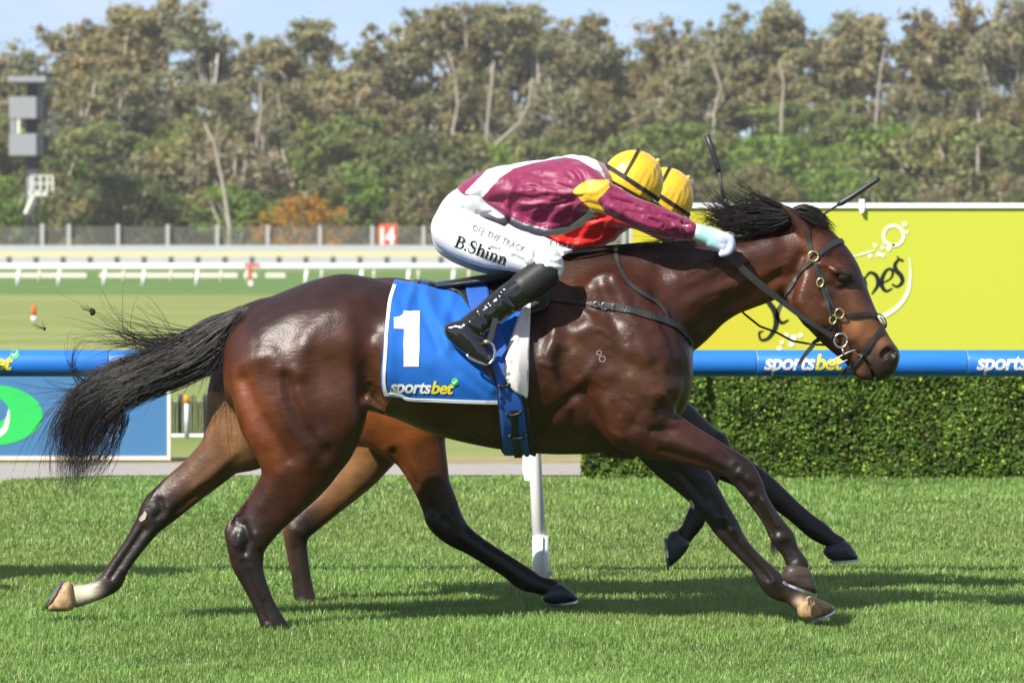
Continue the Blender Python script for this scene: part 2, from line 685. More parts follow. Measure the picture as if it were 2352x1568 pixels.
# mown grass of the track, blade by blade
def grass():
    parts = []
    for y0, y1, dens, hh, ww in ((13.0, 15.0, 13500, .025, .0029), (15.0, 17.2, 13500, .030, .0030), (17.2, 20.0, 7600, .028, .0040),
                                 (20.0, 23.0, 5000, .030, .0052), (23.0, 26.35, 3400, .032, .0066)):
        hw = y1 * (IW / 2 + 160) / FP
        n = int((y1 - y0) * 2 * hw * dens)
        x = NR.uniform(-hw, hw, n); y = NR.uniform(y0, y1, n)
        tuft = vnoise(np.stack([x, y, 0 * x], 1), 9.0, 3) * 0.5 + vnoise(np.stack([x, y, 0 * x], 1), 2.2, 4) * 0.5
        h = hh * (1 + .32 * tuft) * NR.uniform(.55, 1.35, n)
        w = ww * NR.uniform(.7, 1.4, n)
        parts.append((x, y, h, w, tuft))
    x, y, h, w, tf = (np.concatenate(c) for c in zip(*parts))
    # keep the path front clear
    px, py = to_px(np.stack([x, y, 0 * x], 1))
    lim = np.interp(px, [p[0] for p in fr], [p[1] for p in fr])
    ok = (py > lim + 1) | (px > 1345)
    x, y, h, w, tf = (a[ok] for a in (x, y, h, w, tf))
    n = len(x)
    a = NR.uniform(0, 2 * np.pi, n); lean = NR.gamma(2.0, .38, n).clip(0, 1.9)
    b = a + NR.uniform(1.0, 2.1, n)
    wx, wy = np.cos(b) * w / 2, np.sin(b) * w / 2
    lx, ly = np.cos(a) * h * lean, np.sin(a) * h * lean
    hz = h / np.sqrt(1 + lean ** 2 * .6)
    V = np.zeros((n, 5, 3), np.float32)
    V[:, 0] = np.stack([x - wx, y - wy, 0 * x], 1); V[:, 1] = np.stack([x + wx, y + wy, 0 * x], 1)
    V[:, 2] = np.stack([x + wx * .8 + lx * .35, y + wy * .8 + ly * .35, hz * .62], 1)
    V[:, 3] = np.stack([x - wx * .8 + lx * .35, y - wy * .8 + ly * .35, hz * .62], 1)
    V[:, 4] = np.stack([x + lx, y + ly, hz], 1)
    i = np.arange(n, dtype=np.int32)[:, None] * 5
    T = np.concatenate([i + np.array([0, 1, 2]), i + np.array([0, 2, 3]), i + np.array([3, 2, 4])], 1).reshape(-1, 3)
    base = np.array([0.205, 0.350, 0.076])
    c = base[None] * (1 + .28 * tf[:, None]) * NR.uniform(.75, 1.3, (n, 1))
    dry = NR.rand(n) < .10
    c[dry] = np.array([0.36, 0.36, 0.16]) * NR.uniform(.7, 1.3, (dry.sum(), 1))
    yel = np.clip(vnoise(np.stack([x, y * .6, 0 * x], 1), 1.3, 9), 0, 1)[:, None]
    c = c * (1 - .5 * yel) + np.array([0.27, 0.35, 0.095]) * .5 * yel
    C = np.repeat(c, 5, 0)
    m = mat('grass_blades', (0, 0, 0), 0.42, 0.45, attr='col', trans=0.35)
    o = obj('grass', V.reshape(-1, 3), T, m, None, False, C, origin=(0, 15, 0))
    tag(o, 'short mown green grass of the turf track', kind='stuff')
grass()

def leaf_quads(P, N, size, rng, asp=.6, rnd=.75):
    """small leaf-like faces at points P, loosely facing N"""
    n = len(P)
    r = rng.normal(size=(n, 3)) * rnd + N
    r /= np.linalg.norm(r, axis=1)[:, None] + 1e-9
    t = np.cross(r, rng.normal(size=(n, 3)))
    t /= np.linalg.norm(t, axis=1)[:, None] + 1e-9
    b = np.cross(r, t)
    s = (size * rng.uniform(.6, 1.3, n))[:, None]
    V = np.stack([P - t * s, P - b * s * asp + t * s * .1, P + t * s, P + b * s * asp + t * s * .1], 1)
    F = np.arange(n * 4, dtype=np.int32).reshape(n, 4)
    return V.reshape(-1, 3), F

# clipped hedge under the rail
def hedge():
    YH = 26.18
    x0 = at(1338, HORIZON, YH).x; x1 = at(2352, HORIZON, YH).x + .9
    H = at(0, 846, YH).z; D = .75
    root = thing('hedge', 'clipped dark green box hedge below the blue rail', 'hedge', ((x0 + x1) / 2, YH + D / 2, 0))
    rng = np.random.RandomState(3)
    m = mat('hedge_leaf', (0, 0, 0), 0.58, 0.25, attr='col', trans=.4)
    core = MB().box(x0 + .07, x1 - .06, YH + .07, YH + D - .07, .0, H - .07)
    core.obj('branches', mat('hedge_core', (.045, .075, .014), .9, .1), root)
    P = []; N = []
    nf = int((x1 - x0) * H * 14000)
    P.append(np.stack([rng.uniform(x0, x1, nf), YH + rng.exponential(.035, nf).clip(0, .09), rng.uniform(.0, H, nf)], 1)); N.append(np.tile([0, -1, .35], (nf, 1)))
    nt = int((x1 - x0) * D * 7500)
    P.append(np.stack([rng.uniform(x0, x1, nt), rng.uniform(YH, YH + D, nt), H - rng.exponential(.03, nt).clip(0, .08)], 1)); N.append(np.tile([0, 0, 1.0], (nt, 1)))
    ns = int(D * H * 4500)
    P.append(np.stack([x0 + rng.exponential(.03, ns).clip(0, .09), rng.uniform(YH, YH + D, ns), rng.uniform(0, H, ns)], 1)); N.append(np.tile([-1, 0, .3], (ns, 1)))
    P = np.concatenate(P); N = np.concatenate(N)
    bump = vnoise(P, 6, 5) * .026 + vnoise(P, 22, 6) * .016
    P = P - N * 0 + np.stack([0 * bump, -bump, bump * .3], 1)
    # the joint between two clipped plants
    gap = np.abs(P[:, 0] - at(1638, HORIZON, YH).x) < .035
    P[gap, 1] += .07
    V, F = leaf_quads(P, N, .0135, rng, .62, .55)
    sh = vnoise(P, 14, 8)
    c = np.array([0.080, 0.140, 0.018])[None] * (1 + .35 * sh[:, None]) * rng.uniform(.7, 1.4, (len(P), 1))
    lt = rng.rand(len(P)) < .12
    c[lt] = np.array([0.30, 0.42, 0.06]) * rng.uniform(.7, 1.4, (lt.sum(), 1))
    br = rng.rand(len(P)) < .008
    c[br] = np.array([0.35, 0.20, 0.08])
    o = obj('foliage', V, F, m, root, False, np.repeat(c, 4, 0))
    o['kind'] = 'stuff'
hedge()

# ------------------------------------------------------------------ yellow advertising board
m_white = mat('white_paint', (0.83, 0.83, 0.81), 0.45, 0.4, noise=0.04, nscale=3)
m_cream = mat('cream_paint', (0.72, 0.66, 0.50), 0.5, 0.4, noise=0.05)
m_greypaint = mat('grey_metal', (0.42, 0.44, 0.46), 0.45, 0.5, noise=.06)

def stroke2d(pts, w):
    """pen stroke with varying width as a flat polygon strip in measured coordinates"""
    c = cr(pts, 8)
    ww = np.interp(np.linspace(0, 1, len(c)), np.linspace(0, 1, len(w)), w)
    t = np.gradient(c, axis=0)
    t /= np.linalg.norm(t, axis=1)[:, None] + 1e-9
    nrm = np.stack([-t[:, 1], t[:, 0]], 1)
    a = c + nrm * ww[:, None] / 2; b = c - nrm * ww[:, None] / 2
    v = np.empty((2 * len(c), 2)); v[0::2] = a; v[1::2] = b
    f = [(2 * i, 2 * i + 1, 2 * i + 3, 2 * i + 2) for i in range(len(c) - 1)]
    return v, f

def join2d(parts):
    V = []; F = []
    for v, f in parts:
        b = sum(len(x) for x in V)
        V.append(np.asarray(v)); F += [tuple(i + b for i in q) for q in f]
    return np.vstack(V), F

def flat_print(name, v2, f, Y, m, parent, lift=.003):
    P = at_np(v2[:, 0], v2[:, 1], Y - lift)
    ff = []
    for q in f:
        a, b, c = (P[i] for i in q[:3])
        ff.append(list(q) if np.cross(b - a, c - a)[1] < 0 else list(q)[::-1])
    return obj(name, P, ff, m, parent, False)

def disc2d(x, y, r, n=20, r2=None, ry=None):
    ry = ry or r
    a = np.linspace(0, 2 * np.pi, n, endpoint=False)
    if r2 is None:
        return np.stack([x + r * np.cos(a), y + ry * np.sin(a)], 1), [tuple(range(n))]
    o = np.stack([x + r * np.cos(a), y + ry * np.sin(a)], 1); i = np.stack([x + r2 * np.cos(a), y + r2 * np.sin(a)], 1)
    return np.vstack([o, i]), [(k, (k + 1) % n, n + (k + 1) % n, n + k) for k in range(n)]

def yellow_board():
    Y = 27.3
    root = thing('advertising_board', 'lemon yellow advertising board with black script lettering in a white frame', 'advertising board', tuple(at(1900, ground_y(Y), Y)))
    m = bpy.data.materials.new('yellow_print'); m.use_nodes = True
    nt = m.node_tree; b = nt.nodes['Principled BSDF']
    b.inputs['Roughness'].default_value = .42; b.inputs['Specular IOR Level'].default_value = .3
    tc = nt.nodes.new('ShaderNodeTexCoord'); sx = nt.nodes.new('ShaderNodeSeparateXYZ'); mr = nt.nodes.new('ShaderNodeMapRange')
    nt.links.new(tc.outputs['Object'], sx.inputs[0]); nt.links.new(sx.outputs[0], mr.inputs[0])
    mr.inputs[1].default_value = -1.0; mr.inputs[2].default_value = .25
    mx = nt.nodes.new('ShaderNodeMix'); mx.data_type = 'RGBA'
    mx.inputs[6].default_value = (.55, .47, .028, 1); mx.inputs[7].default_value = (.50, .53, .050, 1)
    nt.links.new(mr.outputs[0], mx.inputs[0]); nt.links.new(mx.outputs[2], b.inputs['Base Color'])
    pbox(1452, 2560, 476, 960, Y, .03).obj('panel', m, root)
    fr_ = MB()
    a = at(1446, 478, Y); b2 = at(2566, 466, Y)
    fr_.box(a.x, b2.x, Y - .018, Y + .05, a.z, b2.z)
    fr_.obj('top_rail', m_white, root)
    for x in (1449, 1905, 2350, 2558):
        p = pbox(x - 5, x + 5, 478.5, ground_y(Y + .05), Y + .033, .04); p.obj('post', m_greypaint, root)
    cl = MB(); c = at(1979, 466, Y)
    cl.box(c.x - .016, c.x + .016, Y - .028, Y + .02, c.z - .05, c.z + .024)
    cl.ball((c.x, Y - .028, c.z - .058), .014, 8, 5)
    cl.obj('clamp', m_white, root)
    ink = mat('black_print', (.012, .014, .012), .5, .3)
    # script lettering rising to the right: S c h w e p p e s
    S = []
    S.append(stroke2d([(1800, 640), (1778, 634), (1760, 655), (1764, 690), (1780, 716), (1782, 748), (1766, 775), (1748, 780), (1744, 764), (1754, 760)], [3, 6, 9, 12, 14, 12, 8, 6, 5, 3]))
    S.append(stroke2d([(1812, 700), (1803, 694), (1790, 706), (1786, 728), (1796, 741), (1812, 734)], [6, 5, 8, 10, 8, 3]))
    S.append(stroke2d([(1826, 610), (1832, 660), (1838, 722)], [6, 9, 9]))
    S.append(stroke2d([(1836, 690), (1848, 668), (1860, 672), (1866, 706)], [3, 6, 9, 9]))
    S.append(stroke2d([(1876, 664), (1884, 704), (1898, 664), (1908, 696), (1920, 650)], [6, 9, 5, 9, 3]))
    S.append(stroke2d([(1926, 672), (1944, 662), (1940, 646), (1928, 656), (1926, 680), (1940, 686), (1954, 672)], [3, 4, 6, 8, 10, 7, 3]))
    S.append(stroke2d([(1952, 640), (1962, 690), (1968, 730)], [6, 9, 9]))
    S.append(stroke2d([(1960, 650), (1974, 634), (1986, 648), (1984, 676), (1968, 680)], [3, 6, 10, 8, 3]))
    S.append(stroke2d([(1982, 636), (1990, 676), (1996, 716)], [5, 8, 8]))
    S.append(stroke2d([(1984, 642), (1998, 626), (2013, 634), (2016, 654), (2002, 676)], [3, 6, 10, 9, 3]))
    S.append(stroke2d([(2024, 651), (2046, 639), (2050, 621), (2038, 619), (2027, 636), (2025, 655), (2035, 668), (2050, 662)], [3, 4, 7, 6, 9, 11, 7, 3]))
    S.append(stroke2d([(2075, 600), (2066, 596), (2056, 606), (2058, 620), (2070, 634), (2072, 648), (2060, 658), (2048, 652)], [6, 5, 8, 11, 11, 8, 6, 4]))
    v, f = join2d(S); flat_print('lettering', v, f, Y, ink, root)
    halo = mat('pale_print', (.80, .82, .60), .5, .3)
    G = [stroke2d([(2089, 590), (2091, 630), (2084, 672), (2062, 704), (2026, 727), (1985, 743)], [2, 6, 9, 9, 11, 3]),
         stroke2d([(1958, 590), (1985, 582), (2012, 574)], [2, 5, 2])]
    G.append(disc2d(2052, 541, 27, 28, 19))
    for x, y, r in ((2078, 515, 6), (2083, 533, 4), (2041, 571, 6), (2027, 569, 5), (2010, 564, 5), (2018, 584, 6), (2028, 586, 5), (1998, 588, 5), (2030, 558, 3), (2052, 562, 4),
                    (1806, 770, 6), (1822, 776, 8), (1838, 770, 6), (1818, 790, 7), (1796, 786, 5), (1790, 800, 6)):
        G.append(disc2d(x, y, r, 12))
    for v, f in G[:2]:
        flat_print('glass_line', v, f, Y, halo, root, .0045)
    for v, f in G[2:]:
        flat_print('bubble', v, f, Y, halo, root, .0045)
    flat_print('registered_mark', *disc2d(2062, 591, 3.2, 12, 1.8), Y, ink, root)
yellow_board()

# ------------------------------------------------------------------ blue sign at the left
def blue_sign():
    Y = 28.4
    root = thing('advertising_sign', 'blue advertising sign with a green ring in a white frame', 'sign', tuple(at(150, ground_y(Y), Y)))
    pbox(-330, 384, 838, 1046, Y, .03).obj('panel', mat('blue_sign', (.055, .165, .33), .45, .35, noise=.05, nscale=2), root)
    fr_ = MB()
    for x0, x1, y0, y1 in ((-338, 392, 1046.5, 1056), (-338, 392, 830, 837.5), (384.5, 392, 838, 1046)):
        a = at(x0, y1, Y); b = at(x1, y0, Y); fr_.box(a.x, b.x, Y - .02, Y + .05, a.z, b.z)
    fr_.obj('frame', mat('sign_frame', (.70, .62, .52), .5, .4), root)
    for x in (388, 20, -320):
        pbox(x - 4, x + 4, 1056.5, ground_y(Y + .1), Y, .04).obj('leg', mat('sign_frame', (.7, .62, .52)), root)
    a = np.linspace(0, 2 * np.pi, 48, endpoint=False)
    o = np.stack([-20 + 118 * np.cos(a), 953 + 70 * np.sin(a)], 1); i = np.stack([-46 + 66 * np.cos(a), 942 + 36 * np.sin(a)], 1)
    f = [(k, (k + 1) % 48, 48 + (k + 1) % 48, 48 + k) for k in range(48)]
    flat_print('green_ring', np.vstack([o, i]), f, Y, mat('green_print', (.030, .50, .10), .45, .3), root)
    v, f = stroke2d([(-60, 1010), (-20, 1006), (8, 988), (18, 962), (20, 940)], [2, 12, 14, 9, 2])
    flat_print('ring_highlight', v, f, Y, mat('pale_green_print', (.62, .85, .60), .45, .3), root, .005)
blue_sign()
for i, x in enumerate((16, 48, 80, 112)):
    Y = 27.6
    o = pbox(x - 9, x + 9, 1077, 1087, Y, .12).obj('kerb_block', m_cream)
    tag(o, 'small cream kerb block below the blue sign, %s from the left edge' % ('first', 'second', 'third', 'fourth')[i], 'kerb block', 'cream kerb blocks beside the path')

def barrier():
    Y = 32.0
    root = thing('marker_post', 'grey and white striped marker post with an orange cap', 'post', tuple(at(429, ground_y(Y), Y)))
    yb = ground_y(Y)
    p = at(429, yb, Y); r = 6 * Y / FP
    zt = at(0, 907, Y).z
    st = MB().tube([(p.x, Y, 0), (p.x, Y, zt - .06)], r, 10); st.obj('shaft', mat('post_grey', (.50, .52, .54), .5, .4, noise=.3, nscale=14), root, True)
    st = MB().tube([(p.x, Y, zt - .06), (p.x, Y, zt)], r * 1.1, 10); st.obj('cap', mat('orange_cap', (.75, .26, .02), .5, .4), root, True)
    r2 = thing('low_barrier', 'low white rail with dark netting behind the striped marker post', 'barrier', (at(440, yb, Y + .3).x, Y + .3, 0))
    pbox(392, 800, 996, 1008, Y + .3, .05).obj('rail', m_white, r2)
    net = MB()
    for k in range(46):
        x = 396 + k * 4.4
        a = at(x, 915 + 10 * math.sin(k), Y + .35); b = at(x + 3 * math.sin(k * 2.1), 996, Y + .35)
        net.tube([a, b], .0045, 3, False)
    for k in range(12):
        y = 925 + k * 6.2
        net.tube([at(394, y, Y + .36), at(600, y + 3, Y + .36)], .0045, 3, False)
    tag(net.obj('netting', mat('dark_net', (.03, .035, .035), .8, .2), r2), kind='stuff')
    for x in (412, 470, 600, 780):
        pbox(x - 3, x + 3, 905, ground_y(Y + .3), Y + .37, .04).obj('stake', mat('dark_stake', (.12, .13, .13), .6, .3), r2)
barrier()

# ------------------------------------------------------------------ blue running rail
def sports_logo(parent, bvhs, x, y, hgt, m_w, m_y, Yf, green=True, lift=.002, rot=0.0, lw=None, flat=False, sxx=1.0):
    """the two-tone bookmaker wordmark with its tick"""
    v1, f1 = flat_letters('sports', 1.0, bold=.028, shear=.22, spacing=.93, maxlen=.35)
    v2, f2 = flat_letters('bet', 1.0, bold=.028, shear=.22, spacing=.93, maxlen=.35)
    k = hgt / .74
    w1 = v1[:, 0].max() * k * sxx
    drape('white_lettering', place2d(v1, x, y, rot, k * sxx, k), f1, bvhs, m_w, parent, lift, Yf)
    drape('yellow_lettering', place2d(v2, x + w1 * math.cos(rot) - .01 * k, y + w1 * math.sin(rot), rot, k * sxx, k), f2, bvhs, m_y, parent, lift, Yf)
    w2 = v2[:, 0].max() * k * sxx
    if green:
        cx = x + (w1 + w2 + .07 * k) * math.cos(rot); cy = y - .70 * k + (w1 + w2) * math.sin(rot)
        drape('green_badge', *disc2d(cx, cy, .22 * k, 16), bvhs, mat('badge_green', (.06, .50, .14), .5, .3), parent, lift, Yf)
        v, f = stroke2d([(cx - .10 * k, cy - .01 * k), (cx - .02 * k, cy + .07 * k), (cx + .12 * k, cy - .09 * k)], [.05 * k] * 3)
        drape('tick', v, f, bvhs, m_w, parent, lift * 1.8, Yf)

m_logo_w = mat('logo_white', (.80, .80, .80), .5, .3)
m_logo_y = mat('logo_yellow', (.80, .66, .03), .5, .3)
m_railblue = mat('rail_blue', (.016, .175, .62), .40, .6, coat=.12, noise=.06, nscale=5)

def running_rail():
    Y = 18.05
    zc = at(0, 834, Y).z
    r = 30.5 * Y / FP
    x0 = at(-260, 0, Y).x; x1 = at(2700, 0, Y).x
    root = thing('running_rail', 'glossy blue sleeved running rail with betting logos along the track', 'rail', (0, Y, 0))
    js = [-260, 250, 738, 1250, 1738, 2222, 2700]
    bv = []
    for a, b in zip(js[:-1], js[1:]):
        xa, xb = at(a, 0, Y).x + .002, at(b, 0, Y).x - .002
        mb = MB().tube([(xa, Y, zc), (xa + .004, Y, zc), (xb - .004, Y, zc), (xb, Y, zc)], [r * .985, r, r, r * .985], 40)
        o = mb.obj('sleeve', m_railblue, root, True)
        bv.append(BVHTree.FromPolygons([Vector(p) for p in mb.v], mb.f))
    MB().tube([(x0, Y, zc), (x1, Y, zc)], r * .9, 16).obj('rail_core', m_white, root, True)
    for x in (1755, 2243, 1267, 291, 779):
        sports_logo(root, bv, x, 848, 36, m_logo_w, m_logo_y, Y - r, green=True, sxx=1.0)
    sports_logo(root, bv, -152, 848, 36, m_logo_w, m_logo_y, Y - r, green=True)
    # supports: leaning white post with ground socket
    for x, vis in ((1232, 1), (230 - 1000, 0), (2700, 0)):
        pb = at(x + 12, ground_y(Y), Y); pt = at(x - 6, 1000, Y); pu = at(x - 8, 868, Y)
        rp = 15.5 * Y / FP
        MB().tube([pb, pt, pu], [rp * 1.05, rp * .92, rp * .9], 20).obj('post', m_white, root, True)
        pm = at(x + 9, 1229, Y)
        MB().tube([(pb.x, Y, -.02), (pm.x, Y, pm.z)], [rp * 1.26, rp * 1.2], 20).obj('socket', m_white, root, True)
        cv = MB()
        cv.box(pm.x + rp * .30, pm.x + rp * .36, Y - rp * 1.4, Y - rp * .9, -.01, pm.z)
        pn = at(x + 8, 1314, Y)
        for s in (-1, 1):
            cv.ball((pn.x + s * rp * 1.45 + .004, Y - .01, pn.z), .0115, 8, 6)
        cv.obj('bolt', m_cream, root, True)
        fl = [at(px_, py_, Y + .05) for px_, py_ in ((x - 31, 1050), (x - 27, 1034), (x - 8, 1030), (x - 2, 1045), (x - 3, 1095), (x - 10, 1104), (x - 27, 1103), (x - 33, 1075))]
        n = len(fl)
        V = [tuple(p) for p in fl] + [(p.x, p.y + .03, p.z) for p in fl]
        obj('bracket', V, [tuple(range(n))[::-1], tuple(range(n, 2 * n))] + [(k, (k + 1) % n, n + (k + 1) % n, n + k) for k in range(n)], m_white, root, False)
running_rail()

# ------------------------------------------------------------------ far rails, fences, markers
def far_rail():
    Y = 164.0
    m = mat('far_white', (.80, .80, .79), .5, .3)
    root = thing('white_rail', 'white running rail on slanted posts beyond the infield', 'rail', (at(300, 0, Y).x, Y, 0))
    a, b = at(-200, 620, Y), at(1700, 605, Y)
    MB().tube([(a.x, Y, (a.z + b.z) / 2), (b.x, Y, (a.z + b.z) / 2)], (b.z - a.z) / 2, 10).obj('rail', m, root, True)
    for x in (-60, 41, 135, 239, 329, 452, 702, 829, 937, 1040, 1130, 1240, 1350, 1460, 1580, 1690):
        MB().tube([at(x - 1, 657, Y), at(x + 3, 618, Y)], .075, 8).obj('post', m, root, True)
    Y2 = 176.0
    r2 = thing('second_rail', 'second white rail seen between the posts of the first', 'rail', (at(300, 0, Y2).x, Y2, 0))
    zz = at(0, 614, Y2).z
    MB().tube([(at(-200, 0, Y2).x, Y2, zz), (at(1700, 0, Y2).x, Y2, zz)], .10, 8).obj('rail', m, r2, True)
    for x in (90, 283, 392, 507, 566, 738, 858, 960, 1076, 1200):
        MB().tube([at(x, 650, Y2), at(x + 2, 613, Y2)], .06, 6).obj('post', mat('far_post', (.66, .60, .50), .6, .3), r2, True)
    Y3 = 184.0
    for i, (x0, x1) in enumerate(((-120, 198), (228, 445), (458, 545), (560, 590), (610, 655))):
        o = pbox(x0, x1, 627, 637, Y3, .12).obj('white_board', mat('board_cream', (.74, .69, .58), .6, .3))
        tag(o, ['longest low cream board at the left edge beyond the white rails', 'long low cream board right of the gap beyond the white rails', 'short low cream board left of the red marker', 'tiny cream board right beside the red marker', 'rightmost low cream board beyond the white rails'][i], 'board', 'low boards beyond the white rails')
    Y4 = 163.6
    rt = thing('furlong_marker', 'red topped T shaped marker post at the white rail', 'marker', tuple(at(575, ground_y(Y4), Y4)))
    red = mat('marker_red', (.55, .06, .03), .5, .3)
    pbox(561, 598, 606, 613, Y4 - .3, .1).obj('crossbar', red, rt)
    pbox(571.5, 578.5, 613.5, 644, Y4 - .3, .1).obj('stem', red, rt)
    pbox(570.5, 580, 644.5, 657, Y4 - .3, .1).obj('foot', m_white, rt)
    Y5 = 83.8
    rt = thing('peg_marker', 'small orange peg with a white foot on the infield grass', 'marker', tuple(at(78, ground_y(Y5), Y5)))
    MB().tube([at(78, 726, Y5), at(78, 701, Y5)], .045, 8).obj('peg', mat('peg_orange', (.62, .10, .03), .5, .3), rt, True)
    MB().tube([at(78, 737, Y5), at(78, 726, Y5)], .055, 8).obj('foot', m_white, rt, True)
    Y6 = 366.0
    rt = thing('cream_rail', 'cream topped rail on grey posts in front of pale sheeting', 'rail', (at(400, 0, Y6).x, Y6, 0))
    pbox(-200, 2600, 578, 589, Y6, .15).obj('rail', mat('cream_far', (.66, .54, .30), .6, .3), rt)
    for k in range(-3, 44):
        x = 21 + 62 * k
        pbox(x - 6, x + 6, 589.3, ground_y(Y6), Y6 + .02, .15).obj('post', mat('post_bluegrey', (.07, .10, .11), .6, .3), rt)
    Y7 = 372.0
    o = pbox(-200, 2600, 563, ground_y(Y7), Y7, .1).obj('sheeting', mat('pale_sheet', (.42, .45, .46), .6, .3, noise=.05, nscale=.3))
    tag(o, 'long strip of pale grey sheeting behind the cream rail', 'sheeting')
    Y8 = 402.0
    rt = thing('wire_fence', 'tall grey post and wire fence in front of the forest', 'fence', (at(500, 0, Y8).x, Y8, 0))
    for x in [97, 158, 271, 385, 499, 615, 735, 855, 973] + [973 + 115 * k for k in range(1, 14)] + [-20, -140]:
        pbox(x - 4.0, x + 4.0, 513 + max(0, x) * .006, ground_y(Y8), Y8, .3).obj('post', mat('fence_post', (.40, .40, .41), .6, .3), rt)
    wm = MB()
    for k in range(15):
        y = 517 + k * 4.2
        a, b = at(-200, y, Y8), at(2600, y + 6, Y8); wm.box(a.x, b.x, Y8 + .35, Y8 + .38, min(a.z, b.z), min(a.z, b.z) + .055)
    tag(wm.obj('wires', mat('fence_wire', (.21, .205, .19), .7, .2), rt), kind='stuff')
    Y9 = 392.0
    rt = thing('distance_sign', 'red rounded sign with a white number fourteen', 'sign', tuple(at(890, ground_y(Y9), Y9)))
    # rounded plate
    a = np.linspace(0, 2 * np.pi, 24, endpoint=False)
    cx, cy, hx, hy, rr = 890, 541, 22, 27, 8
    o2 = np.stack([cx + np.sign(np.cos(a)) * (hx - rr) + rr * np.cos(a), cy + np.sign(np.sin(a)) * (hy - rr) + rr * np.sin(a)], 1)
    P = np.vstack([at_np(o2[:, 0], o2[:, 1], Y9), at_np(o2[:, 0], o2[:, 1], Y9) + [0, .1, 0]])
    obj('plate', P, [tuple(range(24)), tuple(range(24, 48))[::-1]] + [(k, 24 + k, 24 + (k + 1) % 24, (k + 1) % 24) for k in range(24)], mat('sign_red', (.62, .10, .045), .5, .3), rt, False)
    v, f = flat_letters('14', 1.0, bold=.05)
    v2 = place2d(v, 874, 559, 0, 33 / v[:, 0].max(), 37 / v[:, 1].max())
    flat_print('number', v2, f, Y9, m_logo_w, rt, .12)
    pbox(887, 893, 568, ground_y(Y9), Y9 + .12, .1).obj('post', m_greypaint, rt)
far_rail()

# ------------------------------------------------------------------ camera tower
def tower():
    Y = 408.0
    rt = thing('camera_tower', 'grey steel stewards tower with two square cabins and a stair', 'tower', tuple(at(72, ground_y(Y), Y)))
    lt = mat('tower_grey', (.27, .28, .31), .6, .3); dk = mat('tower_dark', (.030, .034, .045), .6, .3); wh = mat('tower_white', (.62, .62, .56), .6, .3)
    pbox(17, 105, 175, 188, Y - 3, 6).obj('roof', lt, rt)
    pbox(62, 84, 188.5, 222, Y - .3, 1.6).obj('roof_column', dk, rt)
    pbox(86, 102, 190, 226, Y + .4, .3).obj('side_panel', lt, rt)
    for y0, y1 in ((222, 272), (307, 357)):
        c = pbox(21, 83, y0, y1, Y - 2.2, .2).obj('front_panel', lt, rt)
        pbox(83.3, 100, y0 + 3, y1, Y - 2.1, 4.0).obj('end_wall', dk, rt)
        pbox(21, 83, y1 - 4, y1, Y - 1.9, 4).obj('floor_plate', dk, rt)
    pbox(24, 34, 272.5, 306.5, Y - 2.1, .3).obj('corner_post', lt, rt)
    pbox(38, 46, 272.5, 306.5, Y - 2.1, .3).obj('corner_post', wh, rt)
    pbox(60, 82, 272.5, 306.5, Y - .5, 2.0).obj('core_wall', dk, rt)
    pbox(62, 84, 357.5, 388, Y - .5, 1.8).obj('column', dk, rt)
    pbox(62, 82, 388.5, 475, Y - .5, 1.8).obj('column', lt, rt)
    for x in (96, 118):
        pbox(x, x + 8, 255, 312, Y + 1, .3).obj('antenna', m_greypaint, rt)
    pbox(94, 125, 349, 355, Y, 2).obj('bracket', dk, rt)
    # stair landing with rails
    pbox(66, 108, 438, 450, Y - 1.8, 1.6).obj('landing', wh, rt)
    rl = MB()
    for x in (70, 90, 106, 118):
        a = at(x, 440, Y - 1.9); b = at(x + 5, 402, Y - 1.9); rl.box(a.x, b.x, Y - 2, Y - 1.85, a.z, b.z)
    for y in (402, 420):
        a = at(70, y + 3, Y - 1.9); b = at(122, y, Y - 1.9); rl.box(a.x, b.x, Y - 2.02, Y - 1.83, a.z, b.z)
    rl.obj('railing', wh, rt)
    MB().tube([at(80, 448, Y - 1.6), at(60, 492, Y - 1.6)], .28, 4).obj('stair', wh, rt)
    for x in (64, 82):
        MB().tube([at(x, 470, Y - .4), at(x, ground_y(Y), Y - .4)], .22, 6).obj('leg', dk, rt)
tower()

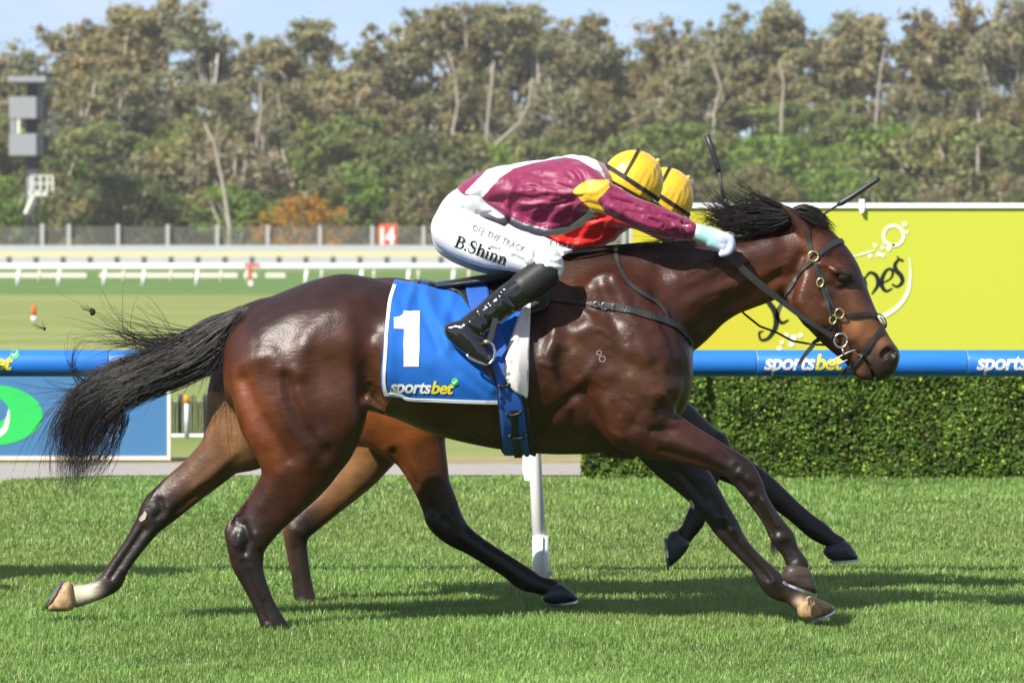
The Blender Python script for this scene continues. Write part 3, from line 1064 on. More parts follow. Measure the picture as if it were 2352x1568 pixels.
# ------------------------------------------------------------------ forest
m_bark = mat('gum_bark', (.52, .46, .39), .85, .2, noise=.35, nscale=.7)
m_leaf = mat('gum_leaf', (0, 0, 0), .55, .35, attr='col', trans=.42)
def tree_mesh(seed, H, W, kind):
    """trunk and crown meshes, base at the origin"""
    rng = np.random.RandomState(seed)
    mb = MB()
    clumps = []
    if kind == 'gum':
        lean = rng.normal(0, .06, 2)
        n = 7
        tp = [Vector((lean[0] * H * t + rng.normal(0, .12), lean[1] * H * t, H * .80 * t)) for t in np.linspace(0, 1, n)]
        mb.tube(tp, list(np.linspace(.30, .08, n) * H / 22), 7)
        tips = []
        for k in range(rng.randint(12, 16)):
            t = rng.uniform(.30, .98)
            i = min(int(t * (n - 1)), n - 2); s = tp[i].lerp(tp[i + 1], t * (n - 1) - i)
            az = rng.uniform(0, 6.28)
            # limbs fan out to an uneven dome
            ze = rng.uniform(max(t * .8, .42), .97) * H
            rr = W * .5 * math.sqrt(max(.06, 1 - (max(0, ze / H - .62) / .40) ** 2)) * rng.uniform(.40, .92)
            e = Vector((tp[-1].x * .6 + math.cos(az) * rr, tp[-1].y * .6 + math.sin(az) * rr, ze))
            mid = s.lerp(e, .5) + Vector((rng.normal(0, .35), rng.normal(0, .35), -.05 * rr))
            mb.tube([s, mid, e], [.17 * H / 22, .11 * H / 22, .04], 5)
            tips.append((mid, e))
        for mid, e in tips:
            for j in range(rng.randint(9, 13)):
                q = mid.lerp(e, rng.uniform(.15, 1.08)) + Vector((rng.normal(0, W * .075), rng.normal(0, W * .075), rng.normal(0, W * .04)))
                q.z = min(q.z, H * (.985 - .06 * rng.rand()))
                clumps.append((q, W * rng.uniform(.045, .085), .75))
        per, size = 112, .29
    else:
        for k in range(4):
            az = rng.uniform(0, 6.28)
            mb.tube([Vector((0, 0, 0)), Vector((math.cos(az) * W * .14, math.sin(az) * W * .14, H * .4)), Vector((math.cos(az) * W * .3, math.sin(az) * W * .3, H * .78))], [.14, .10, .04], 5)
        for k in range(80 if kind == 'bush' else 64):
            a = rng.uniform(0, 6.28); u = rng.uniform(0, 1) ** .5
            z = rng.uniform(.06, .96)
            rr = W * .5 * u * math.sqrt(max(.05, 1 - (max(z - .3, 0) / .72) ** 2))
            clumps.append((Vector((math.cos(a) * rr, math.sin(a) * rr, H * z)), W * rng.uniform(.055, .11), .8))
        per, size = 90, .27
    V = []; C = []
    base = {'gum': (.268, .258, .122), 'bush': (.205, .212, .075), 'scrub': (.25, .225, .125)}[kind]
    for c, r, fl in clumps:
        n = int(per * (r / 1.1) ** 1.3) + 16
        d = rng.normal(size=(n, 3)); d /= np.linalg.norm(d, axis=1)[:, None]
        rad = r * 1.25 * np.abs(rng.normal(0, .62, n))[:, None]
        P = np.array(c) + d * rad * [1, 1, fl]
        v, f = leaf_quads(P, d * .8 + [0, -.1, .45], size * 1.0, rng, .45, .55)
        V.append(v)
        tint = np.array(base) * rng.uniform(.78, 1.25) * np.array([rng.uniform(.90, 1.14), 1, rng.uniform(.85, 1.15)])
        cc = tint[None] * rng.uniform(.75, 1.28, (n, 1))
        C.append(np.repeat(cc, 4, 0))
    V = np.vstack(V); C = np.vstack(C)
    F = np.arange(len(V), dtype=np.int32).reshape(-1, 4)
    return mesh_np('trunk', mb.v, mb.f), mesh_np('crown', V, F, False, C)

def forest():
    protos = {}
    spec = [('gum', 24, 10.5), ('gum', 24, 12), ('gum', 24, 9.0), ('gum', 24, 13), ('gum', 24, 10), ('gum', 24, 11), ('gum', 24, 8), ('gum', 24, 12.5),
            ('bush', 9, 9), ('bush', 9, 10.5), ('bush', 9, 8), ('bush', 9, 12), ('scrub', 9, 8), ('scrub', 9, 9.5)]
    for i, (k, h, w) in enumerate(spec):
        t, c = tree_mesh(100 + i, h, w, k)
        t.materials.append(m_bark)
        protos.setdefault(k, []).append((t, c, h))
    tints = {}
    def leafmat(key, col):
        if key in tints: return tints[key]
        m = m_leaf.copy(); m.name = 'leaf_' + key
        nt = m.node_tree
        att = [n for n in nt.nodes if n.type == 'ATTRIBUTE'][0]
        mx = nt.nodes.new('ShaderNodeMix'); mx.data_type = 'RGBA'; mx.blend_type = 'MULTIPLY'; mx.inputs[0].default_value = 1
        mx.inputs[7].default_value = (*col, 1)
        for l in list(att.outputs['Color'].links):
            nt.links.new(mx.outputs[2], l.to_socket)
        nt.links.new(att.outputs['Color'], mx.inputs[6])
        tints[key] = m
        return m
    cols = {'olive': (1, 1, 1), 'brown': (1.05, .95, .88), 'pale': (1.35, 1.28, 1.35), 'dark': (.58, .68, .6), 'green': (.92, 1.14, .72), 'bright': (.9, 1.38, .6), 'golden': (2.3, 1.25, .25), 'grey': (1.1, 1.12, 1.3)}
    marks = [(0, 'at the left edge'), (70, 'above the tower'), (190, 'right of the tower'), (330, 'above the striped post'), (470, 'over the dead trunk'), (600, 'above the golden bush'), (760, 'left of the number sign'), (890, 'above the number sign'),
             (1000, 'over the front jockey seat'), (1200, 'over the front jockey back'), (1380, 'left of the yellow caps'), (1520, 'above the yellow caps'), (1650, 'behind the upright whip'), (1800, 'over the ears of the horse'),
             (1960, 'behind the slanted whip'), (2080, 'above the bubble print'), (2220, 'far right over the board'), (2350, 'at the right edge')]
    used = {}
    ordw = ['', 'second ', 'third ', 'fourth ', 'fifth ', 'sixth ', 'seventh ']
    shared = {}
    def plant(kind, name, x, ytop, Y, col, adj, noun, row, wf=1.0):
        t, c, h = R.choice(protos[kind])
        key = (kind, c.name, col)
        if key not in shared:
            cm = c.copy() if c.materials else c
            if not c.materials:
                pass
            cm = c.copy(); cm.name = 'crown'
            cm.materials.clear(); cm.materials.append(leafmat(col, cols[col]))
            shared[key] = cm
        p = at(x, ground_y(Y), Y)
        H = at(x, ytop, Y).z
        lm = min(marks, key=lambda q: abs(q[0] - x))[1]
        cap = '%s %s %s %s' % (adj, noun, row, lm)
        k = used.get(cap, 0); used[cap] = k + 1
        if k:
            cap = ordw[min(k, 6)] + cap
        e = thing(name, cap, 'tree' if kind == 'gum' else 'bush', (p.x, p.y, 0), 'tall gum trees of the forest' if kind == 'gum' else 'bushes at the forest edge')
        s = H / h
        sw = s ** .6 * wf * R.uniform(.9, 1.12)
        e.scale = (sw, sw, s)
        e.rotation_euler = (0, 0, R.uniform(0, 6.28))
        for nm, me in (('trunk', t), ('crown', shared[key])):
            ob = bpy.data.objects.new(nm, me); COL.objects.link(ob); ob.parent = e
        return e
    back = [(20, 112), (80, 120), (140, 62), (195, 85), (250, 30), (310, 22), (390, 6), (440, 40), (535, 150), (592, 66), (640, 120), (700, 95), (770, 60), (850, 40), (905, 55), (960, 72), (1030, 28), (1100, 14), (1180, 12),
            (1250, 16), (1320, 38), (1380, 62), (1440, 112), (1500, 62), (1560, 36), (1640, 4), (1700, 10), (1775, 25), (1850, 25), (1920, 45), (1990, 42), (2060, 48), (2125, 90), (2180, 34), (2250, 4), (2320, 8), (2400, 20), (-50, 90)]
    pal = ['olive', 'brown', 'olive', 'grey', 'olive', 'pale', 'brown', 'olive']
    an = {'olive': 'olive', 'brown': 'brownish', 'grey': 'grey green', 'pale': 'pale', 'dark': 'dark green', 'green': 'green', 'bright': 'bright green', 'golden': 'golden'}
    for i, (x, y) in enumerate(back):
        c = pal[R.randrange(len(pal))]
        plant('gum', 'eucalyptus_tree', x, y - 26 - R.uniform(0, 12), 474 + R.uniform(-9, 9), c, 'tall %s' % an[c], 'gum tree', 'on the skyline', 1.0)
    for i in range(34):
        x = -40 + 74 * i + R.uniform(-22, 22)
        c = pal[R.randrange(len(pal))]
        plant('gum', 'eucalyptus_tree', x, R.uniform(115, 235), 452 + R.uniform(-7, 7), c, 'shorter %s' % an[c], 'gum tree', 'in the middle row', .95)
    for i in range(22):
        x = -40 + 114 * i + R.uniform(-45, 45)
        c = R.choice(['olive', 'green', 'grey', 'green', 'dark'])
        plant('gum', 'eucalyptus_tree', x, R.uniform(205, 320), 444 + R.uniform(-4, 4), c, 'young %s' % an[c], 'gum tree', 'in the front row', 1.0)
    for i in range(34):
        x = -50 + 74 * i + R.uniform(-25, 25)
        c = R.choice(['green', 'olive', 'dark', 'green', 'green', 'pale', 'bright'])
        plant(R.choice(['bush', 'scrub', 'bush']), 'acacia_bush', x, R.uniform(262, 380), 436 + R.uniform(-5, 5), c, 'large %s' % an[c], 'bush', 'in the rear bank', 1.1)
    for i in range(38):
        x = -50 + 66 * i + R.uniform(-22, 22)
        c = R.choice(['green', 'olive', 'dark', 'green', 'brown', 'pale', 'green', 'bright'])
        plant(R.choice(['bush', 'bush', 'scrub']), 'acacia_bush', x, R.uniform(375, 455), 424 + R.uniform(-4, 4), c, 'rounded %s' % an[c], 'bush', 'at the forest foot', 1.0)
    plant('bush', 'wattle_bush', 700, 452, 415, 'golden', 'low golden', 'wattle bush', 'in flower', .95)
    plant('bush', 'acacia_bush', 1130, 330, 417, 'bright', 'fresh bright green', 'bush', 'in front', .6)
    # bare dead trunk and pale limbs standing out of the bushes
    dead = [([(527, 520), (515, 440), (503, 380), (492, 330), (470, 285)], .24, 'bare grey dead trunk leaning left over the fence', 414),
            ([(1140, 330), (1190, 285), (1215, 240), (1222, 180)], .20, 'pale dead limb slanting right above the bright green bush', 428),
            ([(1118, 300), (1126, 220), (1135, 140)], .20, 'straight pale gum trunk above the bright green bush', 440),
            ([(1040, 300), (1052, 240), (1045, 170), (1030, 120)], .18, 'forked pale gum trunk over the front jockey', 440),
            ([(590, 330), (600, 250), (597, 190)], .18, 'pale upright gum trunk behind the golden bush', 440),
            ([(2012, 280), (2020, 180), (2032, 110)], .18, 'pale upright gum trunk over the bubble print', 440),
            ([(1795, 270), (1800, 190), (1790, 140)], .18, 'pale upright gum trunk over the ears of the horse', 440),
            ([(1640, 260), (1655, 200), (1640, 150)], .18, 'pale crooked gum trunk behind the upright whip', 440)]
    for pts, r, lab, Y in dead:
        P = [at(x, y, Y) for x, y in pts]
        P = [Vector((P[0].x, Y, 0))] + P
        mb = MB().tube(P, list(np.linspace(r, r * .3, len(P))), 8)
        for j in range(2, len(P)):
            mb.tube([P[j - 1], P[j - 1] + Vector((R.uniform(-1.6, 1.6), R.uniform(-.5, .5), R.uniform(1.2, 2.8)))], [r * .4, r * .12], 5)
        o = mb.obj('dead_trunk', mat('pale_bark', (.38, .33, .28), .85, .2, noise=.3, nscale=.6), None, True)
        tag(o, lab, 'tree trunk', 'bare trunks in the forest')
forest()
# ------------------------------------------------------------------ the two racehorses
m_coat = mat('bay_coat', (0, 0, 0), .39, .42, attr='col', noise=.30, nscale=24, bump=.40, bscale=55, fine=.5, fscale=210, detail=7, stretch=(.55, 1, 1))
m_hair = mat('black_hair', (.016, .012, .011), .36, .5, noise=.3, nscale=30)
m_hairb = mat('brown_hair', (.035, .018, .012), .38, .5, noise=.3, nscale=30)
m_hoofpale = mat('pale_hoof', (.48, .33, .17), .45, .4, noise=.35, nscale=45, color2=(.24, .13, .06), stretch=(1, 1, .7))
m_hoofdark = mat('dark_hoof', (.030, .032, .040), .40, .45, noise=.2, nscale=30)
m_hoofstripe = mat('striped_hoof', (.085, .055, .038), .45, .4, color2=(.026, .018, .015), nscale=11, stretch=(.5, .5, 4.5))
m_steel = mat('steel', (.45, .45, .47), .30, .5, metal=.9)
m_eye = mat('eye', (.010, .007, .006), .16, .5, coat=.2)

def hoof(parent, poly, Y, b, m, sole, top=None):
    """hoof block from its side outline; sole = indices of toe and heel on the outline"""
    c = np.array(poly, float)
    n0 = len(c)
    dense = []
    for i in range(n0):
        a, d = c[i], c[(i + 1) % n0]
        for t in (0, .33, .66):
            dense.append(a * (1 - t) + d * t)
    d = np.array(dense)
    for _ in range(1):
        d = .5 * d + .25 * (np.roll(d, 1, 0) + np.roll(d, -1, 0))
    ctr = d.mean(0)
    V = []; n = len(d)
    for s, k in ((-1, .55), (-.82, .86), (-.4, 1.0), (.4, 1.0), (.82, .86), (1, .55)):
        q = ctr + (d - ctr) * k
        V.append(at_np(q[:, 0], q[:, 1], Y + s * b))
    L = len(V)
    V = np.vstack(V)
    F = [tuple(range(n))[::-1], tuple((L - 1) * n + i for i in range(n))]
    for j in range(L - 1):
        for i in range(n):
            F.append((j * n + i, j * n + (i + 1) % n, (j + 1) * n + (i + 1) % n, (j + 1) * n + i))
    a2 = sum((d[i][0] * d[(i + 1) % n][1] - d[(i + 1) % n][0] * d[i][1]) for i in range(n))
    if a2 > 0:
        F = [f[::-1] for f in F]
    h = obj('hoof', V, F, m, parent)
    p, q = Vector(at(*c[sole[0]], Y)), Vector(at(*c[sole[1]], Y))
    dirv = (p - q).normalized(); up = Vector((-dirv.z, 0, dirv.x))
    if up.z < 0 and abs(dirv.x) > .5: up = -up
    cc = Vector(at(*ctr, Y))
    if (cc - p).dot(up) < 0: up = -up
    mb = MB()
    lat = Vector((0, 1, 0))
    pts = []
    for k in range(13):
        ang = math.pi * (-.88 + 1.76 * k / 12)
        l = (p - q).length / 2
        pts.append((p + q) / 2 + dirv * (math.cos(ang) * l * .98) + lat * (math.sin(ang) * b * .93))
    S = []; N = []
    for i in range(13):
        t = (pts[min(i + 1, 12)] - pts[max(i - 1, 0)]).normalized()
        S.append(t.cross(up).normalized()); N.append(-up)
    mb.ribbon([x + up * .002 for x in pts], S, N, [.018] * 13, .009)
    mb.obj('horseshoe', m_steel, h)
    return h

def paint(px, py, base, strokes):
    c = np.tile(np.array(base, float), (len(px), 1))
    for line, sig, col, amt in strokes:
        w = amt * np.exp(-.5 * (seg_dist(px, py, line) / sig) ** 2)
        c = c * (1 - w[:, None]) + np.array(col)[None] * w[:, None]
    return c

def sculpt(v, q, Y0, strokes, sides=True, my=.06):
    n = normals(v, q)
    px, py = to_px(v)
    s = np.ones(len(v)) if sides else None
    d = np.zeros(len(v))
    for line, sig, mm in strokes:
        d += 1.35 * mm * .001 * np.exp(-.5 * (seg_dist(px, py, line) / sig) ** 2)
    lat = np.clip(np.abs(n[:, 1]) * 1.4 - .15, 0, 1)
    return v + n * (d * lat)[:, None]

def horse_body(Y0, trunk, chains, cuts, x0, x1, z1, h, hw=.36):
    lo = (at(x0, 0, Y0).x, Y0 - hw, -.06); hi = (at(x1, 0, Y0).x, Y0 + hw, z1)
    F = Field(lo, hi, h)
    # barrel: every upright section between back line and belly line
    T = np.array(trunk, float)
    xs = F.ax[0]
    wx = np.array([at(r[0], r[1], Y0).x for r in T])
    def col(k): return np.interp(xs, wx, k)
    top = np.array([at(r[0], r[1], Y0).z for r in T]); bot = np.array([at(r[0], r[2], Y0).z for r in T])
    # smooth interpolation of the tables
    tt = cr(np.stack([wx, top, bot, T[:, 3], T[:, 4]], 1), 8)
    o = np.argsort(tt[:, 0]); tt = tt[o]
    tz = np.interp(xs, tt[:, 0], tt[:, 1]); bz = np.interp(xs, tt[:, 0], tt[:, 2]); wd = np.interp(xs, tt[:, 0], tt[:, 3]); tp = np.interp(xs, tt[:, 0], tt[:, 4])
    ok = np.where((xs >= wx.min()) & (xs <= wx.max()))[0]
    W = (slice(int(ok[0]), int(ok[-1]) + 1), slice(0, int(F.n[1])), slice(0, int(F.n[2])))
    X, Yy, Z = F.coords(W)
    a = ((tz - bz) / 2)[W[0]][:, None, None]; zc = ((tz + bz) / 2)[W[0]][:, None, None]
    b = wd[W[0]][:, None, None]; k = tp[W[0]][:, None, None]
    u = (Z - zc) / np.maximum(a, .01)
    bb = b * (1 - k * np.clip(u, 0, 1.2) ** 1.6 - .10 * np.clip(-u, 0, 1.2) ** 2)
    vv = (Yy - Y0) / np.maximum(bb, .008)
    k0 = np.sqrt(u * u + vv * vv)
    k1 = np.sqrt((u / np.maximum(a, .01)) ** 2 + (vv / np.maximum(bb, .008)) ** 2) + 1e-5
    F.smin(W, (k0 * (k0 - 1) / k1).astype(np.float32), 0)
    for rows, kk in chains:
        F.chain(px_nodes(rows, Y0), kk)
    for rows, kk in cuts:
        F.chain(px_nodes(rows, Y0), kk, cut=True)
    return F.mesh(2)

def hairs(name, guides, m, parent, rng, n, seg=10, r=.0016):
    """many single locks following guide curves; guide: points px, py, spread px, depth offset ; Y"""
    V = []; F = []
    nv = 0
    for g, Y, ys, cnt, rr, endj in guides:
        G = cr(g, 6)
        tG = np.linspace(0, 1, len(G))
        for _ in range(cnt):
            t0 = rng.uniform(0, .12); t1 = rng.uniform(.62, 1.0)
            t = np.linspace(t0, t1, seg)
            a = rng.uniform(-1, 1); wob = rng.normal(0, 1, 2); fr = rng.uniform(3, 7); ph = rng.uniform(0, 6.28)
            yy = rng.uniform(-ys, ys) * np.sqrt(max(0.05, 1 - a * a))
            x = np.interp(t, tG, G[:, 0]); y = np.interp(t, tG, G[:, 1]); sp = np.interp(t, tG, G[:, 2])
            dx = np.gradient(x); dy = np.gradient(y); L = np.hypot(dx, dy) + 1e-6
            off = sp * (a + .20 * np.sin(fr * t + ph) + .07 * np.sin(2.7 * fr * t + 2 * ph)) 
            drift = (t - t0) ** 2 * endj
            px = x - dy / L * off + wob[0] * drift; py = y + dx / L * off + wob[1] * drift
            P = at_np(px, py, Y + yy + (t - t0) * rng.normal(0, .02))
            T = np.gradient(P, axis=0); T /= np.linalg.norm(T, axis=1)[:, None] + 1e-9
            e1 = np.cross(T, [0, 1, 0.01]); e1 /= np.linalg.norm(e1, axis=1)[:, None] + 1e-9
            e2 = np.cross(T, e1)
            rad = rr * rng.uniform(.5, 1.3) * np.linspace(1, .12, seg)[:, None] ** .7
            ring = [P + rad * (e1 * math.cos(q) + e2 * math.sin(q)) for q in (0.5, 2.594, 4.69)]
            V.append(np.stack(ring, 1).reshape(-1, 3))
            i = np.arange(seg - 1)[:, None] * 3 + nv
            for k in range(3):
                k2 = (k + 1) % 3
                F.append(np.concatenate([i + k, i + k2, i + 3 + k2, i + 3 + k], 1))
            nv += seg * 3
    o = obj(name, np.vstack(V), np.vstack(F).astype(np.int32), m, parent)
    return o

YN = 16.0
G1 = thing('racehorse', 'dark bay racehorse nearest the camera at full gallop with a blue number one cloth', 'horse', (at(1050, 0, YN).x, YN, 0))

#        x   back  belly half-width top-taper
trunkN = [(514, 828, 848, .03, .1), (517, 790, 900, .10, .15), (524, 766, 930, .14, .2), (545, 735, 945, .185, .25), (575, 706, 950, .22, .32), (610, 687, 952, .245, .36), (660, 665, 950, .262, .40), (720, 643, 945, .272, .42),
          (785, 629, 940, .272, .42), (850, 637, 944, .27, .40), (910, 651, 962, .272, .38), (960, 660, 983, .283, .38), (1020, 664, 1004, .292, .38), (1100, 660, 1023, .296, .40), (1180, 640, 1036, .290, .48),
          (1250, 606, 1042, .275, .60), (1310, 580, 1043, .258, .68), (1370, 566, 1040, .245, .66), (1430, 562, 1030, .235, .55), (1490, 575, 1010, .225, .45), (1535, 620, 985, .205, .4), (1565, 680, 955, .17, .4), (1582, 740, 920, .13, .4), (1590, 800, 885, .07, .3), (1592, 835, 855, .03, .2)]

def both(rows, y):
    return [(a, b, c, d, -y if y2 is None else -y2) for a, b, c, d, y2 in rows], [(a, b, c, d, y if y2 is None else y2) for a, b, c, d, y2 in rows]

neck = ([(1430, 740, 150, .17, 0), (1520, 694, 134, .145, 0), (1590, 660, 110, .118, 0), (1650, 640, 93, .100, 0), (1700, 628, 85, .090, 0), (1755, 612, 80, .084, 0), (1805, 590, 70, .078, 0)], .05)
head = ([(1838, 540, 47, .062, 0), (1866, 590, 74, .088, 0), (1884, 640, 92, .094, 0), (1903, 675, 88, .090, 0), (1934, 725, 77, .078, 0), (1965, 767, 66, .066, 0), (1992, 799, 57, .058, 0), (2014, 826, 49, .054, 0)], .035)
muz = ([(2010, 812, 44, .052, 0), (2042, 814, 23, .048, 0)], .02)
uplip = ([(2020, 822, 34, .045, 0), (2038, 838, 19, .040, 0)], .015)
chin = ([(1975, 800, 40, .046, 0), (1983, 842, 28, .040, 0), (1996, 853, 17, .036, 0)], .018)
cheeks = [([(1858, 680, 50, .040, s * .062), (1880, 715, 46, .036, s * .058)], .03) for s in (-1, 1)]
brows = [([(1925, 618, 15, .018, s * .088), (1946, 628, 14, .018, s * .088)], .02) for s in (-1, 1)]
nostr = [([(2038, 803, 18, .016, s * .036), (2048, 818, 14, .014, s * .034)], .012) for s in (-1, 1)]
earN = ([(1856, 552, 13, .020, -.055), (1848, 535, 16, .021, -.062), (1832, 508, 15, .018, -.066), (1816, 488, 11, .012, -.068), (1800, 473, 4, .005, -.070)], .010)
earF = ([(1826, 508, 13, .020, .052), (1804, 487, 13, .019, .062), (1780, 472, 11, .014, .068), (1758, 460, 7, .009, .072), (1743, 453, 3, .004, .074)], .010)
hindNL = ([(700, 812, 100, .06, -.165), (688, 868, 150, .112, -.152), (690, 925, 150, .125, -.150), (694, 990, 122, .108, -.150), (690, 1045, 96, .088, -.150), (676, 1090, 76, .070, -.145), (650, 1135, 60, .054, -.140),
           (615, 1182, 48, .042, -.135), (586, 1222, 43, .038, -.132), (568, 1252, 42, .036, -.130), (567, 1285, 38, .032, -.130), (576, 1318, 31, .027, -.130), (594, 1360, 26, .024, -.130), (612, 1400, 25, .024, -.130), (628, 1432, 28, .028, -.130), (648, 1452, 22, .025, -.130), (668, 1470, 18, .024, -.13)], .035)
achN = ([(606, 1108, 12, .018, -.14), (570, 1160, 12, .014, -.135), (536, 1208, 15, .016, -.13), (532, 1230, 16, .018, -.13), (545, 1268, 15, .018, -.13)], .018)
hindNR = ([(640, 850, 150, .11, .14), (610, 925, 136, .11, .14), (566, 985, 96, .095, .14), (520, 1032, 60, .072, .14), (480, 1072, 50, .056, .14), (440, 1110, 43, .046, .14), (404, 1142, 40, .040, .14), (374, 1166, 40, .037, .14),
           (352, 1188, 35, .033, .14), (338, 1208, 30, .028, .14), (303, 1258, 24, .025, .14), (272, 1303, 24, .025, .14), (256, 1332, 27, .029, .14), (236, 1348, 24, .026, .14), (205, 1362, 22, .028, .14), (176, 1367, 27, .032, .14)], .035)
achNR = ([(455, 1052, 12, .016, .14), (400, 1095, 12, .014, .14), (352, 1142, 13, .015, .14), (335, 1172, 13, .016, .14)], .018)
foreNL = ([(1440, 830, 110, .08, -.150), (1455, 930, 86, .080, -.155), (1490, 985, 68, .066, -.150), (1545, 1006, 52, .052, -.145), (1606, 1032, 41, .042, -.140), (1660, 1056, 33, .035, -.138), (1700, 1082, 33, .034, -.136),
           (1722, 1112, 30, .031, -.136), (1742, 1148, 23, .025, -.136), (1767, 1186, 21, .023, -.136), (1788, 1220, 25, .027, -.136), (1800, 1238, 27, .028, -.136), (1815, 1266, 21, .025, -.136), (1832, 1296, 25, .032, -.136)], .035)
foreNR = ([(1470, 930, 80, .07, .13), (1510, 1000, 66, .06, .12), (1550, 1056, 54, .05, .11), (1600, 1112, 42, .042, .10), (1640, 1168, 33, .035, .09), (1668, 1210, 30, .031, .09), (1690, 1242, 24, .025, .09),
           (1716, 1272, 21, .023, .09), (1744, 1300, 21, .023, .09), (1770, 1333, 28, .028, .09), (1786, 1352, 25, .026, .09), (1812, 1366, 20, .025, .09), (1840, 1381, 22, .031, .09)], .035)
shoulder = [([(1405, 690, 70, .05, s * .165), (1450, 790, 92, .065, s * .165), (1480, 880, 76, .065, s * .165)], .07) for s in (-1, 1)]
tricep = [([(1340, 800, 70, .05, s * .19), (1400, 900, 70, .06, s * .175), (1440, 960, 60, .06, s * .165)], .06) for s in (-1, 1)]
stifle = [([(770, 900, 70, .06, s * .20), (785, 960, 50, .06, s * .19), (752, 1010, 60, .055, s * .175)], .05) for s in (-1,)]
flank = [([(845, 918, 12, .03, s * .20), (880, 942, 10, .03, s * .17)], .03) for s in (-1,)]
dock = ([(600, 715, 24, .035, 0), (560, 722, 19, .026, 0), (525, 757, 14, .02, 0)], .04)
brisket = ([(1400, 1035, 16, .05, .06), (1450, 1040, 14, .045, .06)], .02)
mouth = [([(1962, 800, 2.0, .022, s * .056), (1985, 823, 2.4, .022, s * .054), (2000, 845, 3.0, .03, s * .05), (2011, 872, 4.5, .04, s * .03)], 0) for s in (-1, 1)]
nhole = [([(2030, 816, 9, .020, s * .058), (2040, 808, 12, .022, s * .057), (2049, 813, 9, .018, s * .054)], 0) for s in (-1, 1)]

vN, qN = horse_body(YN, trunkN, [neck, head, muz, uplip, chin] + cheeks + brows + nostr + [earN, earF, hindNL, achN, hindNR, achNR, foreNL, foreNR] + shoulder + tricep + stifle + flank + [dock, brisket], mouth + nhole,
                    95, 2075, 1.66, .0056)
sc = [([(658, 868), (668, 915), (690, 965), (722, 1008), (742, 1040)], 10, -7), ([(686, 900), (716, 970), (745, 1012)], 9, 5), ([(640, 850), (646, 920), (668, 975), (700, 1020)], 9, 4),
      ([(560, 875), (590, 950), (640, 1020), (662, 1050)], 12, -10), ([(535, 860), (560, 940), (600, 1010)], 16, 5), ([(690, 690), (730, 700)], 34, 9), ([(720, 740), (640, 790)], 22, -5),
      ([(850, 770), (846, 850), (850, 905)], 20, -20), ([(800, 720), (830, 690)], 24, 8), ([(790, 930), (800, 970)], 26, 10), ([(735, 1010), (700, 1070)], 14, 5),
      ([(592, 1092), (560, 1150), (540, 1195)], 8, -12), ([(640, 1090), (600, 1160)], 12, 4), ([(560, 1205), (572, 1240), (562, 1268)], 6, -8), ([(590, 1228), (598, 1250)], 8, 6), ([(548, 1232), (545, 1250)], 7, 6), ([(560, 1290), (588, 1362), (612, 1425)], 5, -5),
      ([(575, 1300), (604, 1372)], 5, 3),
      ([(1505, 690), (1545, 780), (1560, 860)], 14, -9), ([(1410, 640), (1450, 730), (1490, 820)], 12, 8), ([(1380, 650), (1415, 760), (1440, 850)], 12, -7), ([(1470, 660), (1510, 740), (1530, 830)], 16, 6),
      ([(1275, 760), (1258, 820), (1268, 880), (1300, 930)], 12, 11), ([(1300, 780), (1292, 850), (1312, 910)], 14, -9), ([(1340, 900), (1372, 970), (1392, 1030)], 11, -14), ([(1400, 930), (1420, 1000)], 18, 8),
      ([(1498, 912), (1520, 905)], 18, 13), ([(1525, 940), (1545, 920)], 12, -10), ([(1235, 985), (1290, 930), (1320, 912)], 9, -7), ([(1300, 960), (1360, 1000)], 12, 5), ([(1350, 1010), (1310, 1030)], 9, -5),
      ([(1350, 740), (1400, 760), (1440, 810)], 12, 6), ([(1330, 790), (1420, 850)], 10, -4), ([(1370, 830), (1330, 880)], 10, 5),
      ([(1500, 990), (1560, 985), (1640, 1032), (1690, 1070)], 7, -6), ([(1520, 1035), (1600, 1058), (1660, 1082)], 7, -5), ([(1540, 1010), (1620, 1040)], 9, 5), ([(1700, 1085), (1712, 1100)], 8, 4), ([(1738, 1150), (1780, 1218)], 5, -5), ([(1752, 1142), (1788, 1205)], 5, 3),
      ([(1585, 770), (1660, 712), (1740, 668), (1790, 640)], 13, -13), ([(1620, 770), (1690, 722)], 12, 5), ([(1560, 640), (1660, 596), (1770, 565)], 22, 8), ([(1520, 620), (1600, 590)], 16, -5), ([(1640, 650), (1720, 620)], 12, -4),
      ([(1842, 590), (1826, 640), (1806, 690)], 11, -14), ([(1900, 700), (1935, 742), (1962, 776)], 7, 5), ([(1915, 690), (1958, 735)], 12, -5), ([(1912, 594), (1928, 602)], 11, -8), ([(1884, 606), (1906, 612), (1922, 624)], 5, 6),
      ([(1850, 640), (1838, 690), (1862, 735)], 14, 5), ([(1990, 770), (2010, 792)], 10, -4), ([(1960, 790), (1990, 812)], 8, -4), ([(1940, 655), (1950, 690)], 9, -3), ([(1872, 660), (1884, 720), (1915, 770)], 16, -3)]
sc += [([(1268, 800), (1300, 768), (1360, 756), (1420, 775), (1470, 815)], 14, 7), ([(1370, 862), (1430, 852), (1480, 880)], 13, 6), ([(1585, 695), (1640, 664), (1690, 650)], 13, 6), ([(1330, 662), (1400, 650)], 12, 4),
       ([(830, 690), (760, 715), (704, 765), (690, 850)], 17, 7), ([(556, 832), (620, 816), (680, 864)], 16, 6), ([(1280, 690), (1330, 730)], 12, -4), ([(1480, 930), (1450, 980)], 12, -5), ([(905, 720), (890, 800), (900, 880)], 12, 5)]
